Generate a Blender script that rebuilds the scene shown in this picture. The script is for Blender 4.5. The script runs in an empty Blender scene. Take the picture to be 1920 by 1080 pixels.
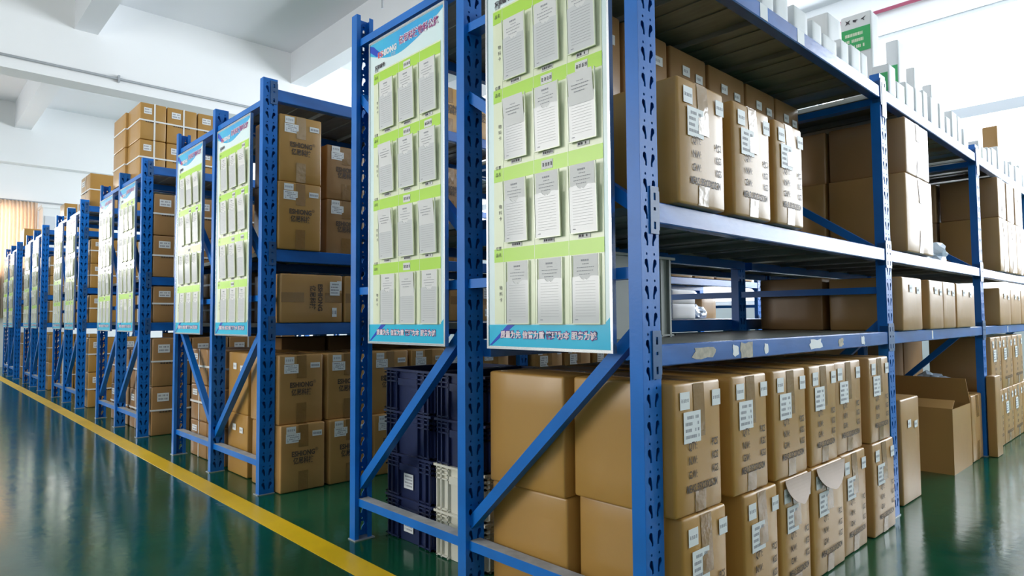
import bpy, bmesh, math, random
from mathutils import Vector, Matrix
from mathutils.geometry import tessellate_polygon

scene = bpy.context.scene
COL = scene.collection
RND = random.Random(7)

# ------------------------------------------------------------------ camera, world, lights, exposure
# world axes: -x runs along the row of rack ends (towards the left of the photo), +y along the racks, z up; metres
cam_d = bpy.data.cameras.new('camera')
cam_d.sensor_width = 36.0
cam_d.lens = 1222.62 / 1920 * 36.0
cam_d.clip_start = 0.05
cam_o = bpy.data.objects.new('camera', cam_d)
COL.objects.link(cam_o)
FW = Vector((-0.726181, 0.685891, 0.046979)).normalized()
UPV = Vector((0.039, -0.027, 0.999))
RT = FW.cross(UPV).normalized()
UPV = RT.cross(FW).normalized()
ROT = Matrix((RT, UPV, -FW)).transposed()
cam_o.matrix_world = Matrix.Translation((0.8943, -1.2607, 0.8220)) @ ROT.to_4x4()
scene.camera = cam_o

scene.view_settings.view_transform = 'Standard'
scene.view_settings.look = 'None'
scene.view_settings.exposure = 0.0
scene.view_settings.gamma = 1.0
scene.view_settings.use_curve_mapping = False
try:
    scene.cycles.max_bounces = 10
    scene.cycles.diffuse_bounces = 6
    scene.cycles.glossy_bounces = 4
    scene.cycles.sample_clamp_indirect = 8.0
    scene.cycles.caustics_reflective = False
    scene.cycles.caustics_refractive = False
except Exception:
    pass

world = bpy.data.worlds.new('sky')
scene.world = world
world.use_nodes = True
bg = world.node_tree.nodes['Background']
bg.inputs['Color'].default_value = (0.92, 0.96, 1.0, 1)
bg.inputs['Strength'].default_value = 2.2

YW = 7.5          # window wall at the far end of the racks
YN = -4.6         # window wall behind the main aisle
XF = -14.3        # curtained end wall
XE = 5.0          # wall on the camera's right
ZC = 4.89         # slab


def area(name, loc, rot, sx, sy, watts, col):
    l = bpy.data.lights.new(name, 'AREA')
    l.shape = 'RECTANGLE'
    l.size, l.size_y = sx, sy
    l.energy = watts
    l.color = col
    o = bpy.data.objects.new(name, l)
    COL.objects.link(o)
    o.location = loc
    o.rotation_euler = rot
    return o


R = math.radians
# daylight outside the three window walls
area('daylight_far_windows', (-4.6, YW + 0.35, 2.75), (R(-90), 0, 0), 18.8, 3.1, 2050, (0.86, 0.93, 1.0))
area('daylight_near_window', (-3.7, YN - 0.35, 2.2), (R(90), 0, 0), 3.4, 2.5, 230, (1.0, 0.96, 0.90))
area('daylight_end_window', (XF - 0.35, -1.4, 2.1), (0, R(-90), 0), 2.1, 3.6, 260, (1.0, 0.97, 0.93))

# ------------------------------------------------------------------ materials


def mat(name, col, rough=0.6, metal=0.0, spec=0.5, var=0.0, vscale=6.0, bump=0.0, bscale=40.0, col2=None, stretch=None, coat=0.0):
    m = bpy.data.materials.new(name)
    m.use_nodes = True
    nt = m.node_tree
    b = nt.nodes['Principled BSDF']
    b.inputs['Base Color'].default_value = (*col, 1)
    b.inputs['Roughness'].default_value = rough
    b.inputs['Metallic'].default_value = metal
    b.inputs['Specular IOR Level'].default_value = spec
    if coat:
        b.inputs['Coat Weight'].default_value = coat
        b.inputs['Coat Roughness'].default_value = 0.08
    tc = None
    if var or bump:
        tc = nt.nodes.new('ShaderNodeTexCoord')
        mp = nt.nodes.new('ShaderNodeMapping')
        if stretch:
            mp.inputs['Scale'].default_value = stretch
        nt.links.new(tc.outputs['Object'], mp.inputs['Vector'])
    if var:
        n = nt.nodes.new('ShaderNodeTexNoise')
        n.inputs['Scale'].default_value = vscale
        n.inputs['Detail'].default_value = 5
        nt.links.new(mp.outputs['Vector'], n.inputs['Vector'])
        r = nt.nodes.new('ShaderNodeValToRGB')
        c2 = col2 or tuple(c * (1 - var) for c in col)
        r.color_ramp.elements[0].position = 0.35
        r.color_ramp.elements[0].color = (*c2, 1)
        r.color_ramp.elements[1].position = 0.65
        r.color_ramp.elements[1].color = (*col, 1)
        nt.links.new(n.outputs['Fac'], r.inputs['Fac'])
        nt.links.new(r.outputs['Color'], b.inputs['Base Color'])
    if bump:
        n2 = nt.nodes.new('ShaderNodeTexNoise')
        n2.inputs['Scale'].default_value = bscale
        n2.inputs['Detail'].default_value = 4
        nt.links.new(mp.outputs['Vector'], n2.inputs['Vector'])
        bp = nt.nodes.new('ShaderNodeBump')
        bp.inputs['Strength'].default_value = bump
        bp.inputs['Distance'].default_value = 0.01
        nt.links.new(n2.outputs['Fac'], bp.inputs['Height'])
        nt.links.new(bp.outputs['Normal'], b.inputs['Normal'])
    return m


M = {}
M['white_wall'] = mat('white_wall', (0.82, 0.83, 0.83), 0.8, var=0.03, vscale=0.8)
M['ceiling'] = mat('ceiling_paint', (0.78, 0.79, 0.81), 0.85, var=0.03, vscale=0.7)
M['rack_blue'] = mat('rack_blue', (0.006, 0.165, 0.60), 0.36, spec=0.35, var=0.18, vscale=5, bump=0.03, bscale=120)
M['beam_blue'] = mat('beam_blue', (0.008, 0.135, 0.50), 0.27, spec=0.45, var=0.28, vscale=9, bump=0.05, bscale=60, stretch=(1, 0.35, 1))
M['bracket'] = mat('bracket_blue', (0.03, 0.115, 0.30), 0.35, var=0.2, vscale=20)
M['tie_top'] = mat('tie_dust', (0.42, 0.43, 0.44), 0.8, var=0.25, vscale=25)
M['deck'] = mat('deck_steel', (0.30, 0.31, 0.27), 0.45, metal=0.35, var=0.2, vscale=8, stretch=(1, 6, 1))
M['carton'] = mat('carton', (0.47, 0.262, 0.088), 0.33, var=0.10, vscale=3.0, bump=0.06, bscale=25, coat=0.0)
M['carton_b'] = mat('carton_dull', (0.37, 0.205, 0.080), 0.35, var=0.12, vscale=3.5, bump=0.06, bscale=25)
M['carton_c'] = mat('carton_golden', (0.46, 0.250, 0.062), 0.34, var=0.08, vscale=2.5, bump=0.05, bscale=18)
M['carton_blocker'] = mat('carton_matt', (0.30, 0.165, 0.065), 0.8, spec=0.2, var=0.1, vscale=3)  # darker matt card for the cartons added to block light
M['carton_white'] = mat('white_card', (0.80, 0.81, 0.82), 0.55, var=0.04, vscale=5)
M['carton_in'] = mat('carton_inside', (0.40, 0.24, 0.11), 0.75, var=0.1, vscale=4)
M['flap'] = mat('pale_flap', (0.58, 0.44, 0.36), 0.5, var=0.1, vscale=9)
M['tape'] = mat('packing_tape', (0.30, 0.165, 0.055), 0.24, var=0.12, vscale=8, bump=0.5, bscale=14, stretch=(1, 1, 0.35))
M['tape_clear'] = mat('glossy_tape', (0.42, 0.27, 0.13), 0.14, var=0.08, vscale=6, bump=0.8, bscale=9, stretch=(1, 1, 0.4), coat=0.3)
M['paper'] = mat('label_paper', (0.78, 0.80, 0.80), 0.5)
M['paper_old'] = mat('old_sticker', (0.55, 0.50, 0.40), 0.7, var=0.35, vscale=60)
M['ink'] = mat('ink', (0.045, 0.04, 0.05), 0.6)
M['ink_soft'] = mat('ink_soft', (0.33, 0.33, 0.36), 0.6)
M['ink_brown'] = mat('ink_on_card', (0.075, 0.05, 0.035), 0.6)
M['strap'] = mat('strap', (0.80, 0.80, 0.78), 0.3)
M['board'] = mat('board_print', (0.70, 0.89, 0.91), 0.28, var=0.10, vscale=2.2, col2=(0.80, 0.90, 0.90))
M['board_in'] = mat('board_cream', (0.84, 0.88, 0.64), 0.25, var=0.05, vscale=5)
M['lime'] = mat('lime_stripe', (0.46, 0.76, 0.07), 0.28)
M['cyan'] = mat('cyan_print', (0.012, 0.42, 0.72), 0.25, var=0.5, vscale=1.6, col2=(0.02, 0.55, 0.80))
M['skyblue'] = mat('header_blue', (0.03, 0.36, 0.80), 0.25, var=0.6, vscale=4, col2=(0.06, 0.55, 0.80))
M['deepblue'] = mat('wedge_blue', (0.01, 0.06, 0.55), 0.25)
M['alu'] = mat('aluminium', (0.72, 0.73, 0.74), 0.22, metal=0.9)
M['card'] = mat('card_paper', (0.72, 0.71, 0.70), 0.5)
M['film'] = mat('pocket_film', (0.66, 0.66, 0.66), 0.14)
M['film_edge'] = mat('pocket_edge', (0.80, 0.84, 0.66), 0.12)
M['plum'] = mat('title_ink', (0.33, 0.03, 0.20), 0.4)
M['red'] = mat('logo_red', (0.75, 0.05, 0.06), 0.4)
M['logo_white'] = mat('logo_white', (0.85, 0.87, 0.9), 0.4)
M['slogan'] = mat('slogan_ink', (0.86, 0.72, 0.78), 0.4)
M['slogan_edge'] = mat('slogan_edge', (0.10, 0.03, 0.25), 0.4)
M['navy'] = mat('navy_plastic', (0.012, 0.022, 0.085), 0.35, var=0.3, vscale=6)
M['cream_plastic'] = mat('cream_plastic', (0.72, 0.70, 0.60), 0.4, var=0.08, vscale=6)
M['grey_plastic'] = mat('grey_plastic', (0.27, 0.30, 0.27), 0.4, var=0.1, vscale=5)
M['green'] = mat('green_label', (0.03, 0.42, 0.12), 0.4)
M['pipe'] = mat('grey_pipe', (0.40, 0.42, 0.44), 0.4, metal=0.3)
M['pipe_red'] = mat('purple_pipe', (0.30, 0.05, 0.10), 0.5)
M['win_frame'] = mat('window_frame', (0.62, 0.65, 0.69), 0.4)
M['yellow'] = mat('floor_yellow', (0.86, 0.55, 0.008), 0.35, var=0.12, vscale=4, bump=0.02, bscale=60)
M['ac'] = mat('appliance_white', (0.80, 0.81, 0.80), 0.35)
M['dark'] = mat('dark_slot', (0.02, 0.02, 0.025), 0.6)
M['bag'] = mat('plastic_bag', (0.62, 0.72, 0.86), 0.2, bump=0.6, bscale=18, coat=0.5)

# glossy green epoxy floor
m = bpy.data.materials.new('green_epoxy'); m.use_nodes = True
nt = m.node_tree; b = nt.nodes['Principled BSDF']
tc = nt.nodes.new('ShaderNodeTexCoord')
n1 = nt.nodes.new('ShaderNodeTexNoise'); n1.inputs['Scale'].default_value = 1.3; n1.inputs['Detail'].default_value = 7
r1 = nt.nodes.new('ShaderNodeValToRGB')
r1.color_ramp.elements[0].position = 0.3; r1.color_ramp.elements[0].color = (0.004, 0.055, 0.026, 1)
r1.color_ramp.elements[1].position = 0.7; r1.color_ramp.elements[1].color = (0.008, 0.095, 0.045, 1)
nt.links.new(tc.outputs['Object'], n1.inputs['Vector']); nt.links.new(n1.outputs['Fac'], r1.inputs['Fac'])
nt.links.new(r1.outputs['Color'], b.inputs['Base Color'])
n2 = nt.nodes.new('ShaderNodeTexNoise'); n2.inputs['Scale'].default_value = 9; n2.inputs['Detail'].default_value = 6
r2 = nt.nodes.new('ShaderNodeMapRange'); r2.inputs['To Min'].default_value = 0.06; r2.inputs['To Max'].default_value = 0.22
nt.links.new(tc.outputs['Object'], n2.inputs['Vector']); nt.links.new(n2.outputs['Fac'], r2.inputs['Value'])
nt.links.new(r2.outputs['Result'], b.inputs['Roughness'])
n3 = nt.nodes.new('ShaderNodeTexNoise'); n3.inputs['Scale'].default_value = 22; n3.inputs['Detail'].default_value = 3
bp = nt.nodes.new('ShaderNodeBump'); bp.inputs['Strength'].default_value = 0.05; bp.inputs['Distance'].default_value = 0.01
nt.links.new(tc.outputs['Object'], n3.inputs['Vector']); nt.links.new(n3.outputs['Fac'], bp.inputs['Height'])
nt.links.new(bp.outputs['Normal'], b.inputs['Normal'])
b.inputs['Specular IOR Level'].default_value = 0.36
M['floor'] = m

# window glass and curtains
m = bpy.data.materials.new('window_glass'); m.use_nodes = True
nt = m.node_tree; nt.nodes.remove(nt.nodes['Principled BSDF'])
tr = nt.nodes.new('ShaderNodeBsdfTransparent'); gl = nt.nodes.new('ShaderNodeBsdfGlossy'); mx = nt.nodes.new('ShaderNodeMixShader')
gl.inputs['Roughness'].default_value = 0.03; mx.inputs['Fac'].default_value = 0.06
nt.links.new(tr.outputs[0], mx.inputs[1]); nt.links.new(gl.outputs[0], mx.inputs[2])
nt.links.new(mx.outputs[0], nt.nodes['Material Output'].inputs['Surface'])
M['glass'] = m
m = bpy.data.materials.new('peach_curtain'); m.use_nodes = True
nt = m.node_tree; nt.nodes.remove(nt.nodes['Principled BSDF'])
df = nt.nodes.new('ShaderNodeBsdfDiffuse'); tl = nt.nodes.new('ShaderNodeBsdfTranslucent'); mx = nt.nodes.new('ShaderNodeMixShader')
df.inputs['Color'].default_value = (0.84, 0.74, 0.64, 1); tl.inputs['Color'].default_value = (0.92, 0.77, 0.63, 1); mx.inputs['Fac'].default_value = 0.55
nt.links.new(df.outputs[0], mx.inputs[1]); nt.links.new(tl.outputs[0], mx.inputs[2])
nt.links.new(mx.outputs[0], nt.nodes['Material Output'].inputs['Surface'])
M['curtain'] = m

# ------------------------------------------------------------------ mesh helpers


class MB:
    def __init__(self):
        self.v = []
        self.f = []

    def box(self, x0, x1, y0, y1, z0, z1):
        n = len(self.v)
        self.v += [(x0, y0, z0), (x1, y0, z0), (x1, y1, z0), (x0, y1, z0), (x0, y0, z1), (x1, y0, z1), (x1, y1, z1), (x0, y1, z1)]
        self.f += [tuple(n + i for i in q) for q in ((0, 3, 2, 1), (4, 5, 6, 7), (0, 1, 5, 4), (1, 2, 6, 5), (2, 3, 7, 6), (3, 0, 4, 7))]
        return self

    def poly(self, pts, h, z=0.0):
        """outline in the xy plane, extruded from z to z + h"""
        n = len(self.v); k = len(pts)
        self.v += [(p[0], p[1], z) for p in pts] + [(p[0], p[1], z + h) for p in pts]
        for t in tessellate_polygon([[Vector((p[0], p[1], 0)) for p in pts]]):
            self.f.append((n + t[0], n + t[1], n + t[2]))
            self.f.append((n + k + t[2], n + k + t[1], n + k + t[0]))
        for i in range(k):
            j = (i + 1) % k
            self.f.append((n + i, n + j, n + k + j, n + k + i))
        return self

    def bar(self, p0, p1, w, h, side=(0, 1, 0)):
        """rectangular bar between two points: w along side, h across"""
        p0, p1, s = Vector(p0), Vector(p1), Vector(side).normalized()
        d = (p1 - p0).normalized()
        t = d.cross(s).normalized() * (h / 2)
        s = s * (w / 2)
        n = len(self.v)
        for p in (p0, p1):
            for a, c in ((-1, -1), (1, -1), (1, 1), (-1, 1)):
                self.v.append(tuple(p + s * a + t * c))
        self.f += [tuple(n + i for i in q) for q in ((0, 3, 2, 1), (4, 5, 6, 7), (0, 1, 5, 4), (1, 2, 6, 5), (2, 3, 7, 6), (3, 0, 4, 7))]
        return self

    def tube(self, pts, r, seg=10):
        n = len(self.v)
        P = [Vector(p) for p in pts]
        for i, p in enumerate(P):
            d = (P[min(i + 1, len(P) - 1)] - P[max(i - 1, 0)]).normalized()
            a = Vector((0, 0, 1)) if abs(d.z) < 0.9 else Vector((1, 0, 0))
            u = d.cross(a).normalized(); w = d.cross(u)
            for k in range(seg):
                t = 2 * math.pi * k / seg
                self.v.append(tuple(p + u * r * math.cos(t) + w * r * math.sin(t)))
        for i in range(len(P) - 1):
            for k in range(seg):
                k2 = (k + 1) % seg
                self.f.append((n + i * seg + k, n + i * seg + k2, n + (i + 1) * seg + k2, n + (i + 1) * seg + k))
        self.f.append(tuple(n + k for k in range(seg)))
        self.f.append(tuple(n + (len(P) - 1) * seg + k for k in reversed(range(seg))))
        return self

    def mesh(self, name, m, fix=True, smooth=False):
        me = bpy.data.meshes.new(name)
        me.from_pydata(self.v, [], self.f)
        if fix:
            bm = bmesh.new(); bm.from_mesh(me)
            bmesh.ops.recalc_face_normals(bm, faces=bm.faces)
            bm.to_mesh(me); bm.free()
        if smooth:
            for p in me.polygons:
                p.use_smooth = True
        me.materials.append(m)
        me.update()
        return me


CACHE = {}


def cached(key, fn):
    if key not in CACHE:
        CACHE[key] = fn()
    return CACHE[key]


def ob(name, me, parent=None, mtx=None, label=None, cat=None, group=None, kind=None):
    o = bpy.data.objects.new(name, me)
    COL.objects.link(o)
    if parent is not None:
        o.parent = parent
    if mtx is not None:
        if isinstance(mtx, Matrix):
            o.matrix_local = mtx
        else:
            o.location = mtx
    if label: o['label'] = label
    if cat: o['category'] = cat
    if group: o['group'] = group
    if kind: o['kind'] = kind
    return o


def empty(name, loc, label, cat, group=None, rz=0.0):
    o = ob(name, None, None, None, label, cat, group)
    o.empty_display_size = 0.1
    o.location = loc
    o.rotation_euler = (0, 0, rz)
    return o


def face_mtx(face, ox, oy, oz):
    """local x = to the right, y = up, z = out of the face"""
    if face == '+x':
        c = ((0, 1, 0), (0, 0, 1), (1, 0, 0))
    elif face == '-y':
        c = ((1, 0, 0), (0, 0, 1), (0, -1, 0))
    else:
        c = ((1, 0, 0), (0, 1, 0), (0, 0, 1))
    m3 = Matrix(c).transposed()
    return Matrix.Translation((ox, oy, oz)) @ m3.to_4x4()


def text_geo(s, size, width=None, bold=0.0):
    """vertices and faces of flat lettering, centred on the origin"""
    key = ('txt', s, size, width, bold)
    if key in CACHE:
        return CACHE[key]
    c = bpy.data.curves.new('lettering', 'FONT')
    c.body = s; c.size = size; c.align_x = 'CENTER'; c.resolution_u = 2; c.offset = bold
    o = bpy.data.objects.new('lettering', c)
    COL.objects.link(o)
    dg = bpy.context.evaluated_depsgraph_get()
    me = bpy.data.meshes.new_from_object(o.evaluated_get(dg))
    v = [tuple(p.co) for p in me.vertices]
    f = [tuple(p.vertices) for p in me.polygons]
    bpy.data.objects.remove(o); bpy.data.curves.remove(c); bpy.data.meshes.remove(me)
    if v:
        x0 = min(p[0] for p in v); x1 = max(p[0] for p in v); y0 = min(p[1] for p in v); y1 = max(p[1] for p in v)
        k = (width / (x1 - x0)) if width else 1.0
        v = [((p[0] - (x0 + x1) / 2) * k, p[1] - (y0 + y1) / 2, 0) for p in v]
    CACHE[key] = (v, f)
    return v, f


def put_text(mb, s, size, cx, cy, z, width=None, bold=0.0, rot=0.0):
    v, f = text_geo(s, size, width, bold)
    n = len(mb.v)
    ca, sa = math.cos(rot), math.sin(rot)
    mb.v += [(cx + p[0] * ca - p[1] * sa, cy + p[0] * sa + p[1] * ca, z) for p in v]
    mb.f += [tuple(n + i for i in q) for q in f]


def sheet(u0, u1, v0, v1, t0, t1):
    return MB().box(u0, u1, v0, v1, t0, t1)


# ------------------------------------------------------------------ the room
def struct(name, mb, m, parent=None):
    o = ob(name, mb.mesh(name, m), parent)
    if parent is None:
        o['kind'] = 'structure'
    return o


struct('floor', MB().box(XF - 0.3, XE + 0.3, YN - 0.3, YW + 0.3, -0.12, 0.0), M['floor'])
struct('ceiling', MB().box(XF - 0.3, XE + 0.3, YN - 0.3, YW + 0.3, ZC, ZC + 0.2), M['ceiling'])
# floor marking
struct('trim_1', MB().box(XF + 0.1, XE - 0.5, -0.165, -0.072, 0.0, 0.0015), M['yellow'])


def window_wall(name, y0, y1, sill, head, xs, fy, first, transoms):
    """wall in the xz plane with a ribbon of windows; xs = pier edges"""
    mb = MB()
    mb.box(XF - 0.3, XE + 0.3, y0, y1, 0.0, sill)
    mb.box(XF - 0.3, XE + 0.3, y0, y1, head, ZC)
    prev = XF - 0.3
    for a, c in xs:
        mb.box(prev, a, y0, y1, sill, head)
        prev = c
    mb.box(prev, XE + 0.3, y0, y1, sill, head)
    struct(name, mb, M['white_wall'])
    for i, (a, c) in enumerate(xs):
        f = MB()
        t = 0.05
        f.box(a, c, fy - 0.03, fy + 0.03, sill, sill + t); f.box(a, c, fy - 0.03, fy + 0.03, head - t, head)
        f.box(a, a + t, fy - 0.03, fy + 0.03, sill + t, head - t); f.box(c - t, c, fy - 0.03, fy + 0.03, sill + t, head - t)
        w = struct('window_%d' % (first + i), f, M['win_frame'])
        zs = [sill + t] + [z for tr in transoms for z in (tr - 0.06, tr + 0.06)] + [head - t]
        for tr in transoms:
            ob('transom', MB().box(a + t, c - t, fy - 0.04, fy + 0.04, tr - 0.06, tr + 0.06).mesh('transom', M['win_frame']), w)
        for q in range(0, len(zs), 2):
            ob('pane', MB().box(a + t, c - t, fy - 0.003, fy + 0.003, zs[q], zs[q + 1]).mesh('pane', M['glass']), w)


piers = [(-13.9, -10.4), (-10.1, -6.6), (-6.3, -2.8), (-2.5, 1.0), (1.3, 4.7)]
window_wall('wall_back', YW, YW + 0.25, 1.0, 4.30, piers, YW + 0.08, 1, (2.0, 3.13))
window_wall('wall_front', YN - 0.25, YN, 0.95, 3.3, [(-5.3, -2.1)], YN - 0.08, 6, (2.4,))
struct('wall_right', MB().box(XE, XE + 0.25, YN, YW, 0, ZC), M['white_wall'])
# end wall with one curtained window
mb = MB()
wy0, wy1, wz0, wz1 = -3.4, 0.55, 1.7, 3.05
mb.box(XF - 0.25, XF, YN, YW, 0, wz0); mb.box(XF - 0.25, XF, YN, YW, wz1, ZC)
mb.box(XF - 0.25, XF, YN, wy0, wz0, wz1); mb.box(XF - 0.25, XF, wy1, YW, wz0, wz1)
struct('wall_left', mb, M['white_wall'])
f = MB()
for a, c, d, e in ((wy0, wy1, wz0, wz0 + .05), (wy0, wy1, wz1 - .05, wz1), (wy0, wy0 + .05, wz0, wz1), (wy1 - .05, wy1, wz0, wz1), (-1.2, -1.15, wz0, wz1)):
    f.box(XF - 0.14, XF - 0.08, a, c, d, e)
w = struct('window_7', f, M['win_frame'])
for a, c in ((wy0 + .05, -1.2), (-1.15, wy1 - .05)):
    ob('pane', MB().box(XF - .113, XF - .107, a, c, wz0 + .05, wz1 - .05).mesh('pane', M['glass']), w)

# girders along y, secondary beams along x, under the slab
GX = -8.5
GZ = 3.77
SZ = 4.42
gird = MB().box(GX - 0.32, GX, YN, YW, GZ, ZC)
struct('trim_2', gird, M['white_wall'])
struct('trim_3', MB().box(XF, XF + 0.25, YN, YW, GZ, ZC), M['white_wall'])
k = 4
for y0 in (-3.85, -1.95 - 0.35, 0.24, 3.01, 5.55):
    for a, c in ((GX, XE), (XF + 0.25, GX - 0.32)):
        struct('trim_%d' % k, MB().box(a, c, y0, y0 + 0.25, SZ, ZC), M['ceiling'])
        k += 1
# pipes
p = empty('conduit_pipe', (GX, 0, 0), 'thin grey metal pipe clipped along the white ceiling girder', 'pipe')
ob('tube', MB().tube([(0.03, YN + .05, 3.90), (0.03, 0.6, 3.905), (0.03, YW - .05, 3.91)], 0.016).mesh('tube', M['pipe']), p)
for y in (-2.2, 0.72, 3.6, 6.2):
    ob('clip', MB().box(0.0, 0.055, y - 0.012, y + 0.012, 3.865, 3.95).mesh('clip', M['pipe']), p)
p = empty('fire_pipe', (0, YW, 0), 'dark purple pipe running along the wall above the far windows', 'pipe')
ob('tube', MB().tube([(XF + .4, -0.06, 4.565), (-3, -0.06, 4.565), (XE - .1, -0.06, 4.565)], 0.022).mesh('tube', M['pipe_red']), p)
for x in (-12, -9, -6, -3, 0, 3):
    ob('clip', MB().box(x - .015, x + .015, -0.085, -0.012, 4.55, 4.58).mesh('clip', M['pipe']), p)
# hanger rod below the slab
ob('ceiling_hook', MB().tube([(0, 0, 0), (0, 0, 0.55)], 0.012).mesh('ceiling_hook', M['pipe']), None, (-5.35, 2.65, ZC - 0.55),
   'short grey rod hanging from the ceiling above the boards', 'rod')
# curtains
cu = empty('window_curtain', (XF + 0.09, 0, 0), 'peach pleated curtain drawn over the end wall window', 'curtain')
ob('rod', MB().tube([(0, -3.6, 3.095), (0, 1.7, 3.095)], 0.014).mesh('rod', M['pipe']), cu)
for a, c in ((-0.62, 0.64),):
    mb = MB()
    N = 120
    for i in range(N + 1):
        y = a + (c - a) * i / N
        x = 0.035 * math.sin(i * 1.15) + 0.012 * math.sin(i * 0.37)
        for z in (0.9, 2.0, 2.85, 3.09):
            mb.v.append((x * (0.6 if z > 3 else 1), y, z))
    for i in range(N):
        for q in range(3):
            n = i * 4 + q
            mb.f.append((n, n + 1, n + 5, n + 4))
    me = mb.mesh('drape', M['curtain'], smooth=True)
    d = ob('drape', me, cu)
    sm = d.modifiers.new('thickness', 'SOLIDIFY'); sm.thickness = 0.003
ac = empty('air_conditioner', (XF + 0.58, 0.83, 0), 'white floor standing air conditioner beside the curtain', 'appliance')
ob('body', MB().box(-0.22, 0.22, -0.2, 0.2, 0.0, 2.90).mesh('body', M['ac']), ac)
ob('grille', MB().box(0.22, 0.235, -0.17, 0.17, 2.45, 2.75).mesh('grille', M['win_frame']), ac)
ob('top_cap', MB().poly([(-0.24, -0.22), (0.24, -0.22), (0.24, 0.22), (-0.24, 0.22)], 0.05, 2.90).mesh('top_cap', M['ac']), ac)

# ------------------------------------------------------------------ rack parts
PW, PD = 0.038, 0.072       # post: depth across, width along y
PITCH = 0.0635


def circle(cx, cy, r, n):
    return [(cx + r * math.cos(2 * math.pi * i / n), cy + r * math.sin(2 * math.pi * i / n)) for i in range(n)]


def keyhole(cx, cy, s):
    top = (cx - 0.003 * s, cy + 0.009); bot = (cx + 0.003 * s, cy - 0.015)
    pts = [(top[0] + 0.0078 * math.cos(t), top[1] + 0.0085 * math.sin(t)) for t in (R(-20), R(40), R(90), R(140), R(200))]
    pts += [(bot[0] - 0.0036, bot[1] + 0.009), (bot[0] - 0.0034, bot[1]), (bot[0] + 0.0034, bot[1]), (bot[0] + 0.0036, bot[1] + 0.009)]
    return pts


def post_mesh(h, closed):
    mb = MB()
    th = 0.0025
    n_mod = int((h - 0.03) / PITCH)
    z0 = (h - n_mod * PITCH) / 2
    outer = [(0, 0), (PD, 0), (PD, PITCH), (0, PITCH)]
    holes = [keyhole(0.022, 0.024, 1), keyhole(0.051, 0.024, -1), circle(0.021, 0.053, 0.0036, 6), circle(0.052, 0.053, 0.0036, 6)]
    loops = [[Vector((*p, 0)) for p in l] for l in [outer] + [list(reversed(q)) for q in holes]]
    flat = [p for l in loops for p in l]
    tris = tessellate_polygon(loops)
    for i in range(n_mod):
        zz = z0 + i * PITCH
        n = len(mb.v)
        mb.v += [(0, p.x, zz + p.y) for p in flat]
        mb.f += [tuple(n + q for q in t) for t in tris]
        for hl in holes:
            n = len(mb.v); k = len(hl)
            mb.v += [(0, a, zz + c) for a, c in hl] + [(-th, a, zz + c) for a, c in hl]
            for q in range(k):
                mb.f.append((n + q, n + (q + 1) % k, n + k + (q + 1) % k, n + k + q))
    n = len(mb.v)
    for a, c in ((0, z0), (z0 + n_mod * PITCH, h)):
        mb.v += [(0, 0, a), (0, PD, a), (0, PD, c), (0, 0, c)]
        mb.f.append((n, n + 1, n + 2, n + 3)); n += 4
    mb.box(-PW, -0.0006, 0, th, 0, h); mb.box(-PW, -0.0006, PD - th, PD, 0, h)
    mb.box(-PW, -PW + th, th, 0.017, 0, h); mb.box(-PW, -PW + th, PD - 0.017, PD - th, 0, h)
    if closed:
        mb.box(-PW, -PW + th, 0.017, PD - 0.017, 0, h)
    # thin centre rib between the two columns of slots
    mb.box(-0.004, -0.0026, 0.035, 0.038, 0, h)
    me = mb.mesh('post', M['rack_blue'], fix=False)
    bm = bmesh.new(); bm.from_mesh(me)
    bmesh.ops.remove_doubles(bm, verts=bm.verts, dist=0.0002)
    bmesh.ops.recalc_face_normals(bm, faces=bm.faces)
    bm.to_mesh(me); bm.free()
    return me


def bracket_mesh():
    mb = MB()
    outer = [(0, 0), (0.034, 0), (0.034, 0.114), (0, 0.114)]
    holes = []
    for z, big in ((0.020, 1), (0.060, 0), (0.090, 1)):
        w, hh = (0.0042, 0.009) if big else (0.0045, 0.004)
        holes.append([(0.017 - w, z - hh), (0.017 + w, z - hh), (0.017 + w, z + hh), (0.017 - w, z + hh)])
    loops = [[Vector((*p, 0)) for p in l] for l in [outer] + [list(reversed(q)) for q in holes]]
    flat = [p for l in loops for p in l]
    tris = tessellate_polygon(loops)
    for x in (0.0005, 0.0035):
        n = len(mb.v)
        mb.v += [(x, p.x, p.y) for p in flat]
        mb.f += [tuple(n + q for q in t) for t in tris]
    for l in [outer] + holes:
        n = len(mb.v); k = len(l)
        mb.v += [(0.0005, a, c) for a, c in l] + [(0.0035, a, c) for a, c in l]
        for q in range(k):
            mb.f.append((n + q, n + (q + 1) % k, n + k + (q + 1) % k, n + k + q))
    mb.box(-0.03, 0.0035, 0.034, 0.0365, 0.01, 0.104)
    return mb.mesh('beam_bracket', M['bracket'])


def beam_mesh(L, h):
    # profile in xz: face at x = 0, stepped lip on the inner top edge
    pr = [(0, -h + 0.003), (0, -0.003), (-0.003, 0), (-0.022, 0), (-0.022, -0.014), (-0.036, -0.014), (-0.036, -h), (-0.003, -h)]
    mb = MB()
    n = len(pr)
    mb.v = [(p[0], 0, p[1]) for p in pr] + [(p[0], L, p[1]) for p in pr]
    mb.f = [tuple(range(n)), tuple(range(2 * n - 1, n - 1, -1))] + [(i, (i + 1) % n, n + (i + 1) % n, n + i) for i in range(n)]
    return mb.mesh('beam', M['beam_blue'])


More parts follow.
